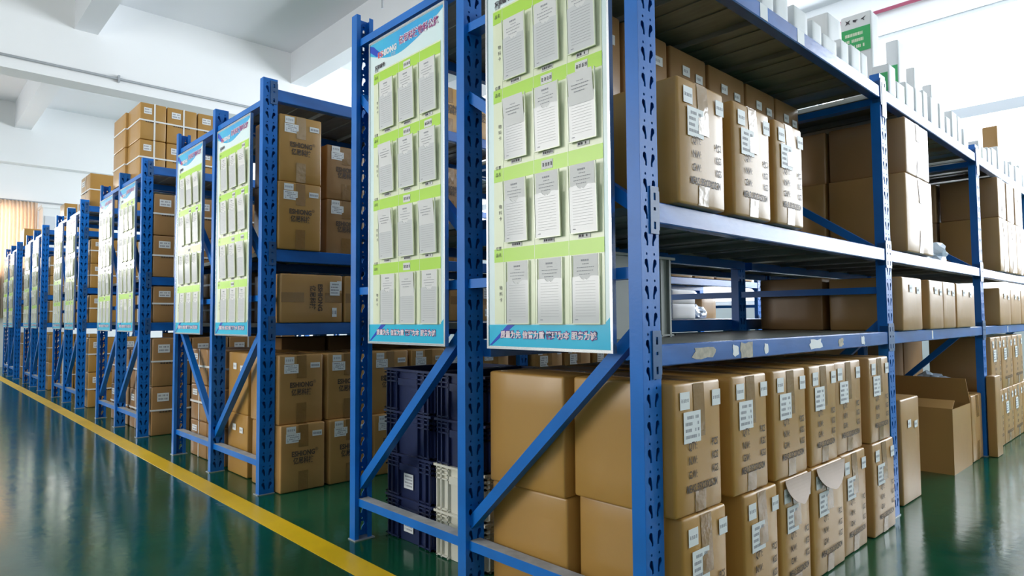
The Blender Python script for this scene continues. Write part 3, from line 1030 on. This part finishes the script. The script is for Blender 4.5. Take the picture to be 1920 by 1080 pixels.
# ================================================================== CARTONS ON THE NEAREST RACK
G = 'printed cartons in the nearest rack'
A = [(0.078, 0.292, .030), (0.352, 0.552, .030), (0.588, 0.812, .032), (0.845, 1.062, .030), (1.070, 1.318, .022), (1.382, 1.600, .030)]
Bq = [(0.098, 0.302, .034), (0.392, 0.590, .036), (0.612, 0.815, .034), (0.830, 1.085, .036), (1.094, 1.322, .028), (1.385, 1.625, .032)]
for i, (a, c, fx) in enumerate(A):
    carton('carton', '+x', fx, a, c, 0.345, 0.318, 0.315, 'meas', 'printed carton in the nearest rack upper floor row, %s from the corner post' % ORD[i], G, bulge=0.003, m='carton_c' if i < 4 else 'carton', tapem='tape')
for i, (a, c, fx) in enumerate(Bq):
    r = carton('carton', '+x', fx, a, c, 0.0, 0.344, 0.32, 'meas', 'printed carton on the floor under the nearest rack, %s from the corner post' % ORD[i], G, bulge=0.006, m='carton_c' if i < 4 else 'carton')
    if i in (2, 3):
        # lid flap torn loose and curling over the front
        w = c - a
        mb = MB(); N = 8
        for j in range(N + 1):
            t = j / N
            half = (w / 2 - 0.012) * math.sqrt(max(0.03, 1 - t ** 2))
            zz = 0.342 - 0.075 * t
            x = 0.16 + 0.006 + 0.020 * t ** 1.5
            mb.v += [(x, -half + 0.01, zz), (x, half + 0.01 - 0.02 * t, zz), (x + .0015, -half + 0.01, zz), (x + .0015, half + 0.01 - 0.02 * t, zz)]
        for j in range(N):
            q = j * 4
            mb.f += [(q + 2, q + 3, q + 7, q + 6), (q, q + 4, q + 5, q + 1), (q, q + 2, q + 6, q + 4), (q + 1, q + 5, q + 7, q + 3)]
        mb.f += [(0, 1, 3, 2), (4 * N, 4 * N + 2, 4 * N + 3, 4 * N + 1)]
        ob('torn_flap', mb.mesh('torn_flap', M['flap']), r, label='torn flap curling over the front')
# rear column seen through the rack end
for i, (a, c) in enumerate(((0.075, 0.40), (0.42, 0.75), (0.77, 1.10), (1.12, 1.45))):
    carton('carton', '+x', -0.308, a, c, 0.0, 0.332, 0.305, 'plain_tape', 'plain carton on the floor behind the nearest rack front row, %s from rack end' % ORD[i], G, m='carton_c', bulge=0.005)
    carton('carton', '+x', -0.308, a - 0.01, c - 0.01, 0.332, 0.330, 0.305, 'plain_tape', 'plain carton stacked behind the nearest rack upper floor row, %s from rack end' % ORD[i], G, m='carton_c', bulge=0.005)

# upper shelf: three cartons in front, two layers behind
Cq = [(0.130, 0.356), (0.408, 0.628), (0.664, 0.860)]
for i, (a, c) in enumerate(Cq):
    carton('carton', '+x', 0.022, a, c, L1, 0.322, 0.27, 'meas', 'glossy taped carton on the nearest rack upper shelf, %s from the corner post' % ORD[i], G, m='carton_c', tapem='tape_clear', bulge=0.006)
back = [(0.100, 0.335), (0.352, 0.590), (0.608, 0.838), (0.858, 1.126), (1.141, 1.386), (1.398, 1.622)]
for i, (a, c) in enumerate(back):
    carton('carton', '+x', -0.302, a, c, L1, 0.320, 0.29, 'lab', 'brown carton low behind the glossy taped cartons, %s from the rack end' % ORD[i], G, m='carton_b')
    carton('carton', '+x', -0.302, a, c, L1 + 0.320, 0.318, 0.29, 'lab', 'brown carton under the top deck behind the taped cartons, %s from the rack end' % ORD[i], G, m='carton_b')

# second bay
D2 = 'cartons in the second bay of the nearest rack'
for j, (fx, wh) in enumerate(((0.022, 'front'), (-0.318, 'rear'))):
    d = 0.325 if j == 0 else 0.30
    carton('carton', '+x', fx, 1.935, 2.335, L1, 0.350, d, 'plain_tape', 'large carton at the %s of the second bay upper shelf, bottom of two' % wh, D2, m='carton', tapem='tape_clear', bulge=0.008)
    carton('carton', '+x', fx, 1.955, 2.310, L1 + 0.350, 0.252, d, 'plain_tape', 'large carton at the %s of the second bay upper shelf, top of two' % wh, D2, m='carton_b', tapem='tape_clear', bulge=0.004)
Fq = [(1.845, 2.125), (2.245, 2.476), (2.480, 2.706), (2.735, 3.118)]
for i, (a, c) in enumerate(Fq):
    carton('carton', '+x', 0.020, a, c, L0, 0.232, 0.30, 'lab', 'small brown carton on the middle shelf of the second bay, %s from its near post' % ORD[i], D2, m='carton', bulge=0.004)
for i, (a, c) in enumerate(((1.86, 2.16), (2.18, 2.48))):
    carton('carton', '+x', -0.315, a, c, L0, 0.245, 0.30, 'plain_tape', 'dark carton at the second bay middle shelf rear, %s from the near post' % ORD[i], D2, m='carton_b')
carton('carton', '+x', -0.022, 1.915, 2.175, 0.0, 0.455, 0.34, 'lab', 'tall narrow brown carton on the floor just past the second post', D2, m='carton', bulge=0.003)
# open carton with raised flaps
r = empty('open_carton', (-0.205, 2.91, 0), 'open brown carton with raised flaps on the floor of the second bay', 'box', D2)
mb = MB(); X, Y, Hh, t = 0.19, 0.19, 0.335, 0.005
mb.box(-X, X, -Y, Y, 0, t)
mb.box(-X, X, -Y, -Y + t, t, Hh); mb.box(-X, X, Y - t, Y, t, Hh); mb.box(-X, -X + t, -Y + t, Y - t, t, Hh); mb.box(X - t, X, -Y + t, Y - t, t, Hh)
ob('body', mb.mesh('body', M['carton']), r)

mb = MB(); mb.v = [(-X, -Y, Hh), (X, -Y, Hh), (X - 0.02, -Y + 0.14, Hh + 0.03), (-X + 0.02, -Y + 0.14, Hh + 0.03)]; mb.v += [(p[0], p[1], p[2] + 0.004) for p in mb.v]
mb.f = [(0, 3, 2, 1), (4, 5, 6, 7), (0, 1, 5, 4), (1, 2, 6, 5), (2, 3, 7, 6), (3, 0, 4, 7)]
ob('flap', mb.mesh('flap', M['carton']), r, label='near lid flap folded inwards')
mb = MB(); mb.v = [(-X, Y - .004, Hh), (X, Y - .004, Hh), (X - 0.015, Y - .02, Hh + 0.135), (-X + 0.015, Y - .02, Hh + 0.135)]; mb.v += [(p[0], p[1] + 0.004, p[2]) for p in mb.v]
mb.f = [(0, 3, 2, 1), (4, 5, 6, 7), (0, 1, 5, 4), (1, 2, 6, 5), (2, 3, 7, 6), (3, 0, 4, 7)]
ob('flap', mb.mesh('flap', M['carton']), r, label='far lid flap standing up')
mb = MB(); mb.v = [(-X, -Y + .02, Hh), (-X, Y - .02, Hh), (-X - 0.05, Y - .04, Hh + 0.12), (-X - 0.05, -Y + .04, Hh + 0.12)]; mb.v += [(p[0] + 0.004, p[1], p[2]) for p in mb.v]
mb.f = [(0, 3, 2, 1), (4, 5, 6, 7), (0, 1, 5, 4), (1, 2, 6, 5), (2, 3, 7, 6), (3, 0, 4, 7)]
ob('flap', mb.mesh('flap', M['carton']), r, label='rear lid flap standing up')
carton('carton', '+x', -0.015, 3.125, 3.365, 0.0, 0.370, 0.32, 'plain_tape', 'brown carton on the floor between the open carton and the third post', D2, m='carton')
carton('flat_carton', '+x', 0.050, 3.385, 3.530, 0.0, 0.465, 0.045, 'plain', 'thin tall carton standing on the floor against the third post', D2, m='carton', bulge=0.001)


def crumpled(name, loc, rx, ry, rz, label, seed, m='bag', cat='bag'):
    rnd = random.Random(seed)
    bm = bmesh.new()
    bmesh.ops.create_icosphere(bm, subdivisions=3, radius=1.0)
    for v in bm.verts:
        k = 1 + 0.22 * math.sin(5 * v.co.x + seed) * math.cos(4 * v.co.y) + rnd.uniform(-0.12, 0.12)
        v.co *= k
        v.co.x *= rx; v.co.y *= ry; v.co.z = max(0.0, (v.co.z + 0.75) * rz / 1.75)
    me = bpy.data.meshes.new(name); bm.to_mesh(me); bm.free(); me.materials.append(M[m])
    return ob(name, me, None, (loc[0], loc[1], loc[2] + 0.0015), label, cat)


crumpled('plastic_bag', (-0.24, 3.25, 0.370), 0.09, 0.07, 0.11, 'crumpled clear plastic bag on the carton beside the third post', 3)
crumpled('plastic_bag', (-0.14, 2.80, L1), 0.10, 0.16, 0.12, 'crumpled pale plastic bag behind the large cartons of the upper shelf', 4)

# third bay
E3 = 'cartons in the third bay of the nearest rack'
for i, (a, c) in enumerate(((3.855, 4.118), (4.128, 4.395), (4.405, 4.70))):
    carton('carton', '+x', 0.020, a, c, L1, 0.348, 0.33, 'plain_tape', 'brown carton, third bay upper shelf, lower layer, %s from the third post' % ORD[i], E3, m='carton', tapem='tape_clear', bulge=0.007)
    carton('carton', '+x', 0.018, a + .01, c - .02, L1 + 0.348, 0.262, 0.32, 'plain_tape', 'brown carton in the third bay upper shelf top layer, %s from the third post' % ORD[i], E3, m='carton_b', tapem='tape_clear', bulge=0.004)
for k2, z, h in ((0, L1, 0.348), (1, L1 + 0.348, 0.262)):
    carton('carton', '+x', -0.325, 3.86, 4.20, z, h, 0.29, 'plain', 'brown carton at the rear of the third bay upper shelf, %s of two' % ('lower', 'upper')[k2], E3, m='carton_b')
for i, (a, c) in enumerate(((3.79, 4.13), (4.14, 4.48), (4.50, 4.84))):
    carton('carton', '+x', 0.018, a, c, L0, 0.236, 0.30, 'lab', 'small brown carton on the third bay middle shelf, %s from the third post' % ORD[i], E3, m='carton')
for i, (a, c) in enumerate(((3.570, 3.880), (3.890, 4.190), (4.200, 4.500), (4.510, 4.810))):
    carton('carton', '+x', 0.0, a, c, 0.0, 0.350, 0.33, 'meas', 'brown printed carton on the floor of the third bay, %s from the third post' % ORD[i], E3, m='carton', tapem='tape_clear')
for i, (a, c) in enumerate(((3.600, 3.880), (3.900, 4.240), (4.260, 4.600))):
    carton('carton', '+x', -0.003, a, c, 0.350, 0.335, 0.33, 'meas', 'printed carton on the third bay upper floor layer, %s from the third post' % ORD[i], E3, m='carton', tapem='tape_clear')


# added cartons in the nearest rack's left half, stop light showing through the shelves
GL = 'added light-blocking cartons in the left half of the nearest rack'
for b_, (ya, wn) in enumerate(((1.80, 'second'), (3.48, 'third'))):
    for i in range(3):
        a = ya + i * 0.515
        carton('carton', '+x', -0.735, a, a + 0.50, 0.0, 0.70, 0.50, 'plain', 'large added light-blocking carton on the floor behind the %s bay, %s from its near post' % (wn, ORD[i]), GL, m='carton_blocker')
        carton('carton', '+x', -0.735, a, a + 0.50, 1.14, 0.62, 0.50, 'plain', 'large added light-blocking carton on upper shelf behind the %s bay, %s from its near post' % (wn, ORD[i]), GL, m='carton_blocker')

# ================================================================== CRATES
def crate(loc, dx, dy, h, m, label, group, paper=False, ribs=True):
    r = empty('plastic_crate', (loc[0], loc[1], loc[2] + 0.0012), label, 'crate', group)
    mb = MB(); X, Y, t = dx / 2, dy / 2, 0.004
    i = 0.012
    mb.box(-X + i, X - i, -Y + i, Y - i, 0, t)
    mb.box(-X + i, X - i, -Y + i, -Y + i + t, t, h); mb.box(-X + i, X - i, Y - i - t, Y - i, t, h)
    mb.box(-X + i, -X + i + t, -Y + i + t, Y - i - t, t, h); mb.box(X - i - t, X - i, -Y + i + t, Y - i - t, t, h)
    ob('body', mb.mesh('body', M[m]), r)
    rim = MB()
    for z in (h - 0.008,):
        rim.box(-X, X, -Y, -Y + i, z, z + 0.008); rim.box(-X, X, Y - i, Y, z, z + 0.008)
        rim.box(-X, -X + i, -Y + i, Y - i, z, z + 0.008); rim.box(X - i, X, -Y + i, Y - i, z, z + 0.008)
    ob('rim', rim.mesh('rim', M[m]), r)
    rb = MB()
    for z in ([h * f for f in (0.88, 0.78, 0.68)] if ribs else []) + [0.004]:
        for sx in (-1, 1):
            a, c = (-X + 0.002, -X + dx * 0.3) if sx < 0 else (X - dx * 0.3, X - 0.002)
            rb.box(a, c, -Y + 0.002, -Y + i, z, z + 0.005)
            rb.box(a, c, Y - i, Y - 0.002, z, z + 0.005)
        for sy in (-1, 1):
            a, c = (-Y + 0.002, -Y + dy * 0.3) if sy < 0 else (Y - dy * 0.3, Y - 0.002)
            rb.box(-X + 0.002, -X + i, a, c, z, z + 0.005); rb.box(X - i, X - 0.002, a, c, z, z + 0.005)
    for f in (0.06, 0.15, 0.28, 0.72, 0.85, 0.94):
        x = -X + dx * f
        rb.box(x - 0.0025, x + 0.0025, -Y + 0.002, -Y + i, 0.0, h - 0.008); rb.box(x - 0.0025, x + 0.0025, Y - i, Y - 0.002, 0.0, h - 0.008)
        y = -Y + dy * f
        rb.box(-X + 0.002, -X + i, y - 0.0025, y + 0.0025, 0.0, h - 0.008); rb.box(X - i, X - 0.002, y - 0.0025, y + 0.0025, 0.0, h - 0.008)
    ob('ribs', rb.mesh('ribs', M[m]), r, kind='stuff')
    for sy in (-1, 1):
        y0, y1 = (-Y + 0.004, -Y + i) if sy < 0 else (Y - i, Y - 0.004)
        ob('handle', MB().box(-dx * 0.2, dx * 0.2, y0, y1, h * 0.62, h * 0.78).mesh('handle', M[m]), r)
    if paper:
        label_part(r, face_mtx('-y', -0.035, -Y + 0.008, h * 0.22), 0.06, 0.055, 4, 14)
    return r


GC = 'plastic crates stacked under the nearest rack'
for i in range(4):
    z = i * 0.1585
    crate((-1.147 + (0 if i < 2 else -0.010), 0.345, z), 0.305, 0.43, 0.158, 'navy', 'navy plastic crate in the left stack under the nearest rack, %s from the floor' % ORD[i], GC, paper=(i in (0, 1)))
    white = i < 2
    crate((-0.850 + (0 if i < 2 else 0.004), 0.345, z), 0.275, 0.43, 0.158, 'cream_plastic' if white else 'navy', '%s plastic crate in the right stack beside the middle post, %s from the floor' % ('cream' if white else 'navy', ORD[i]), GC)
crate((-0.468, 0.355, L0), 0.32, 0.54, 0.262, 'grey_plastic', 'grey ribbed plastic crate on the middle shelf behind the corner post', 'grey crates', ribs=False)

# ================================================================== WHITE BOXES ON TOP OF THE NEAREST RACK
GT = 'white boxes on top of the nearest rack'


def white_box(x1, y0, dx, dy, h, label, green=None, arrows=False, z=L2, m='carton_white', group=GT):
    r = empty('white_box' if m == 'carton_white' else 'carton', (x1 - dx / 2, y0 + dy / 2, z + 0.0012), label, 'box', group)
    ob('body', cached(('carton', round(dx, 3), round(dy, 3), round(h, 3), m, 0.001), lambda: carton_mesh(dx, dy, h, M[m], 0.001)), r)
    if green:
        a, c = green
        ob('green_label', sheet(-dx / 2 + 0.004, dx / 2 - 0.004, h * a, h * c, 0.0, 0.0008).mesh('green_label', M['green']), r, face_mtx('-y', 0, -dy / 2 - 0.002, 0))
        if arrows:
            mb = MB()
            for i, u in enumerate((-0.32, 0.0, 0.32)):
                cx = dx * u * 0.8; cy = h * 0.925; s = 0.011
                if i == 0:
                    mb.poly([(cx - s, cy - s), (cx, cy - s * .4), (cx + s, cy - s), (cx + s * .4, cy), (cx + s, cy + s), (cx, cy + s * .4), (cx - s, cy + s), (cx - s * .4, cy)], 0.0006)
                elif i == 1:
                    mb.poly([(cx - s, cy - s * .3), (cx - s, cy + s * .5), (cx + s, cy + s * .3), (cx + s * .2, cy - s * .1), (cx + s * .1, cy - s * .7)], 0.0006)
                else:
                    mb.poly([(cx - s, cy), (cx + s, cy + s), (cx + s * .1, cy), (cx + s * .5, cy - s), (cx - s * .2, cy - s * .3)], 0.0006)
            ob('symbols', mb.mesh('symbols', M['ink']), r, face_mtx('-y', 0, -dy / 2 - 0.002, 0))
            mb = MB(); rnd = random.Random(4)
            marks(mb, rnd, -dx / 2 + 0.02, dx / 2 - 0.03, h * (a + 0.03), h * (c - 0.03), 0.0, 3)
            ob('label_print', mb.mesh('label_print', M['film_edge']), r, face_mtx('-y', 0, -dy / 2 - 0.0029, 0))
    return r


white_box(-0.098, 1.95, 0.132, 0.10, 0.440, 'tall white box with green label and black symbols on the top deck', (0.585, 0.845), True)
white_box(-0.05, 1.31, 0.085, 0.135, 0.205, 'plain white box left of the tall green labelled box')
white_box(-0.085, 2.285, 0.055, 0.12, 0.395, 'slim tall white box with low green label behind the second post', (0.42, 0.68))
white_box(-0.122, 2.68, 0.085, 0.12, 0.372, 'pale upright white box past the slim green labelled box')
white_box(-0.122, 3.00, 0.045, 0.10, 0.355, 'narrow upright white box farther along the top deck')
white_box(-0.122, 4.76, 0.095, 0.20, 0.470, 'brown carton standing among white boxes at the far end of the top deck', m='carton')
rs = random.Random(12)
y = 0.52
i = 0
smalls = []
ORDL = ORD + ['seventeenth', 'eighteenth', 'nineteenth', 'twentieth'] + ['twenty ' + q for q in ORD[:9]] + ['thirtieth'] + ['thirty ' + q for q in ORD[:9]]
while y < 4.95:
    dy = rs.uniform(0.075, 0.135)
    hh = rs.uniform(0.055, 0.10) if y < 1.72 else rs.uniform(0.08, 0.17)
    if not (1.68 < y + dy and y < 1.80) and not (3.35 < y + dy and y < 3.47):
        smalls.append((y, dy, hh))
    y += dy + rs.uniform(0.008, 0.05)
for i, (y, dy, hh) in enumerate(smalls):
    g = (0.1, 0.72) if (1.78 < y < 2.2 or 3.6 < y < 3.75) else None
    lb = 'small white box%s on the top deck edge, %s from corner post' % (' with green end' if g else '', ORDL[i])
    white_box(-0.004 - rs.uniform(0, 0.006), y, rs.uniform(0.04, 0.07), dy, hh, lb, g, group='small white boxes along the top deck edge' if not g else 'small green ended boxes along the top deck edge')

# ================================================================== SECOND RACK
G2 = 'cartons in the second rack'
u = UX[1]
cols = [(0.078, 0.305), (0.330, 0.560), (0.585, 0.815), (0.840, 1.070), (1.095, 1.325), (1.350, 1.580)]
for i, (a, c) in enumerate(cols):
    carton('carton', '+x', u + 0.055, a, c, 0.0, 0.318, 0.34, 'brand', 'printed brown carton on the floor of the second rack, %s from its end post' % ORD[i], G2, bulge=0.004)
    carton('carton', '+x', u + 0.030, a, c, 0.318, 0.334, 0.34, 'brand', 'printed carton stacked on the second rack floor row, %s from its end post' % ORD[i], G2, bulge=0.003)
for i, (a, c) in enumerate(((0.092, 0.424), (0.438, 0.770), (0.784, 1.116), (1.130, 1.462))):
    carton('carton', '+x', u + 0.006, a, c, 0.808, 0.242, 0.32, 'brand_side', 'carton lying sideways on the second rack middle shelf, %s from its end post' % ORD[i], G2)
carton('carton', '+x', u + 0.010, 0.076, 0.300, 1.168, 0.335, 0.30, 'brand', 'printed carton beside the second rack end post on the upper shelf, lower of two', G2, m='carton_c')
carton('carton', '+x', u + 0.006, 0.080, 0.302, 1.503, 0.335, 0.30, 'brand', 'printed carton beside the second rack end post on the upper shelf, upper of two', G2, m='carton_c', tapem='tape_clear')
for i, (a, c) in enumerate(((0.150, 0.375), (0.386, 0.610), (0.622, 0.846), (0.858, 1.082), (1.094, 1.318))):
    if i == 0:
        continue
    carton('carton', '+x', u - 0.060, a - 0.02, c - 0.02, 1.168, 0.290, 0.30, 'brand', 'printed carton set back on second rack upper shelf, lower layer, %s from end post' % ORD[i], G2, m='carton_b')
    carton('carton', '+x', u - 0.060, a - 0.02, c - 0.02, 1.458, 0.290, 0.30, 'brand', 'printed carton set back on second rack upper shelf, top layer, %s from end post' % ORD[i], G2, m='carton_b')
# on top of the second rack, seen through the gap beside the middle post
for i, (a, c) in enumerate(((1.00, 1.30), (1.32, 1.62))):
    carton('carton', '+x', u - 0.02, a, c, 1.955, 0.275, 0.30, 'brand', 'brown carton on top of the second rack, %s from the rack end' % ORD[i], G2, m='carton_c')
# end view, right half: two plain stacks;  left half: strapped
for k2, (x0, x1) in enumerate(((-2.815, -2.545),)):
    for q in range(2):
        carton('carton', '-y', 0.085, x0, x1, q * 0.325, 0.325, 0.34, 'lab', 'golden brown carton behind the second rack brace, %s of two' % ('lower', 'upper')[q], G2, m='carton_c')
for k2, (x0, x1) in enumerate(((-3.470, -3.190), (-3.180, -2.900))):
    for q in range(3):
        carton('carton', '-y', 0.095, x0, x1, q * 0.218, 0.2165, 0.30, 'strap', 'strapped carton in the %s stack at the second rack end, %s from floor' % (('left', 'right')[k2], ORD[q]), G2, m='carton_b', bulge=0.002)
    for q in range(2):
        carton('carton', '-y', 0.095, x0, x1, 0.808 + q * 0.15, 0.149, 0.30, 'strap', 'strapped carton %s on the second rack middle shelf end, %s of two' % (('left', 'right')[k2], ('lower', 'upper')[q]), G2, m='carton_b', bulge=0.002)
# bay two and three: seen through the nearest rack
for i in range(5):
    a = 1.83 + i * 0.30
    carton('carton', '+x', u + 0.02, a, a + 0.27, 0.0, 0.32, 0.32, 'meas', 'carton on the floor of the second rack middle bay, %s from its near post' % ORD[i], G2)
    carton('carton', '+x', u + 0.02, a, a + 0.27, 0.32, 0.32, 0.32, 'meas', 'carton stacked in the second rack middle bay, %s from its near post' % ORD[i], G2)
    carton('carton', '+x', u + 0.0, a, a + 0.27, 0.808, 0.22, 0.32, 'lab', 'small carton on second rack middle bay middle shelf, %s from its near post' % ORD[i], G2)
    carton('carton', '+x', u + 0.0, a, a + 0.27, 1.168, 0.30, 0.32, 'lab', 'carton on second rack middle bay upper shelf, %s from its near post' % ORD[i], G2)
for i, (a, c) in enumerate(((3.50, 3.86),)):
    carton('white_carton', '+x', u + 0.004, a, c, 0.808, 0.130, 0.30, 'plain', 'white carton seen through the nearest rack, lower of two', G2, m='carton_white')
    carton('white_carton', '+x', u + 0.004, a, c, 0.938, 0.120, 0.30, 'plain', 'white carton seen through the nearest rack, upper of two', G2, m='carton_white')
crumpled('plastic_bag', (u - 0.08, 4.01, 0.808), 0.07, 0.11, 0.12, 'blue and white plastic bag beside white cartons seen through the nearest rack', 8)
carton('carton', '+x', u - 0.10, 4.14, 4.40, 0.808, 0.20, 0.30, 'plain', 'grey brown carton right of the plastic bag seen through the nearest rack', G2, m='carton')
for i in range(4):
    a = 3.50 + i * 0.37
    carton('carton', '+x', u + 0.0, a, a + 0.33, 1.168, 0.30, 0.32, 'lab', 'carton on second rack far bay upper shelf, %s from its near post' % ORD[i], G2)
    carton('carton', '+x', u + 0.0, a, a + 0.33, 0.0, 0.33, 0.32, 'meas', 'carton on the floor of the second rack far bay, %s from its near post' % ORD[i], G2)

for i in range(4):  # cartons added deep in the second rack to block light from behind
    a = 0.42 + i * 0.31
    for q in range(2):
        carton('carton', '+x', -2.90, a, a + 0.29, q * 0.358, 0.357, 0.30, 'plain', 'added light-blocking carton deep in the second rack floor, %s layer, %s from the rack end' % (('lower', 'upper')[q], ORD[i]), G2, m='carton_blocker')
    carton('carton', '+x', -2.90, a, a + 0.29, 0.808, 0.28, 0.30, 'plain', 'added light-blocking carton deep on the second rack middle shelf, %s from the rack end' % ORD[i], G2, m='carton_blocker')
    carton('carton', '+x', -2.90, a, a + 0.29, 1.168, 0.60, 0.30, 'plain', 'tall added light-blocking carton deep on the second rack upper shelf, %s from the rack end' % ORD[i], G2, m='carton_blocker')
for i in range(3):  # more added cartons, closing the bright gaps through the third rack
    a = 0.43 + i * 0.31
    carton('carton', '+x', -5.02, a, a + 0.29, 0.0, 0.72, 0.30, 'plain', 'tall added light-blocking carton deep on the third rack floor, %s from the rack end' % ORD[i], 'added light-blocking cartons deep in the third rack', m='carton_blocker')
    carton('carton', '+x', -5.02, a, a + 0.29, 1.142, 0.70, 0.30, 'plain', 'tall added light-blocking carton deep on the third rack upper shelf, %s from the rack end' % ORD[i], 'added light-blocking cartons deep in the third rack', m='carton_blocker')

# ================================================================== THIRD RACK
G3 = 'strapped cartons in the third rack'
u = UX[2]
c3 = [(0.085, 0.345), (0.355, 0.615), (0.625, 0.885), (0.895, 1.155)]
for i, (a, c) in enumerate(c3):
    for q, (z, h) in enumerate(((0.0, 0.350), (0.350, 0.350))):
        carton('carton', '+x', u + 0.005, a, c, z, h, 0.28, 'strap', 'strapped carton on the third rack floor, %s layer, %s from end post' % (('lower', 'upper')[q], ORD[i]), G3, m='carton_b', bulge=0.002)
    carton('carton', '+x', u + 0.0, a, c, 0.812, 0.265, 0.28, 'strap', 'strapped carton on the middle shelf of the third rack, %s from its end post' % ORD[i], G3, m='carton_b', bulge=0.002)
    for q in range(2):
        carton('carton', '+x', u + 0.0, a - .006, c - .006, 1.142 + q * 0.305, 0.305, 0.28, 'strap', 'strapped carton on third rack upper shelf, %s layer, %s from end post' % (('lower', 'upper')[q], ORD[i]), G3, m='carton_b', bulge=0.002)
for k2, (x0, x1) in enumerate(((-4.95, -4.62), (-5.56, -5.28), (-5.27, -5.00))):
    for q in range(2):
        carton('carton', '-y', 0.10, x0, x1, q * 0.30, 0.30, 0.32, 'strap', 'strapped carton behind the third rack end braces, %s stack, %s of two' % (('right', 'left', 'middle')[k2], ('lower', 'upper')[q]), G3, m='carton_b', bulge=0.002)
# tall stack on top
for i, (a, c) in enumerate(((0.078, 0.264), (0.272, 0.494), (0.504, 0.728), (0.738, 0.960))):
    for q in range(2):
        carton('carton', '+x', -4.72, a, c, 1.95 + q * 0.292, 0.291, 0.355, 'strap', 'strapped carton on top of third rack, %s layer, %s from rack end' % (('lower', 'upper')[q], ORD[i]), G3, m='carton_c', bulge=0.002)
for q in range(2):
    carton('carton', '+x', -5.09, 0.06, 0.280, 1.95 + q * 0.292, 0.291, 0.38, 'strap', 'strapped carton left of the tall stack on the third rack, %s of two' % ('lower', 'upper')[q], G3, m='carton_c', bulge=0.002)

# ================================================================== FOURTH TO FARTHEST RACKS
G4 = 'cartons in the far racks'
for n, ux in ((3, UX[3]), (4, UX[4]), (5, UX[5])):
    wn = WHO[n]
    lv = 0.812
    for i, (a, c) in enumerate(((0.095, 0.355), (0.365, 0.625))):
        for q in range(2):
            carton('carton', '+x', ux + 0.005, a, c, q * 0.335, 0.335, 0.28, 'strap', 'strapped carton on %s rack floor, %s layer, %s from end post' % (wn, ('lower', 'upper')[q], ORD[i]), G4, m='carton_c', bulge=0.002)
            carton('carton', '+x', ux, a, c, 1.147 + q * 0.24, 0.24, 0.28, 'strap', 'strapped carton on %s rack upper shelf, %s layer, %s from end post' % (wn, ('lower', 'upper')[q], ORD[i]), G4, m='carton_c', bulge=0.002)
        carton('carton', '+x', ux, a, c, 0.812, 0.27, 0.28, 'strap', 'strapped carton on the middle shelf of the %s rack, %s from its end post' % (wn, ORD[i]), G4, m='carton_c', bulge=0.002)
carton('carton', '-y', 0.085, -6.95, -6.53, 1.945, 0.335, 0.24, 'strap', 'single strapped carton on top of the fourth rack', G4, m='carton_c', bulge=0.002)
carton('carton', '+x', -6.56, 0.345, 0.60, 1.945, 0.315, 0.38, 'strap', 'strapped carton behind the single carton on top of the fourth rack', G4, m='carton_c', bulge=0.002)
for i, (a, c) in enumerate(((0.24, 0.50), (0.51, 0.77))):
    carton('carton', '+x', -8.86, a, c, 1.945, 0.37, 0.30, 'strap', 'strapped carton on top of the fifth rack, %s from the rack end' % ORD[i], G4, m='carton_c', bulge=0.002)
carton('carton', '-y', 0.09, -11.45, -11.08, 1.945, 0.27, 0.30, 'plain_tape', 'plain brown carton on top of the farthest rack', G4, m='carton_c', bulge=0.002)
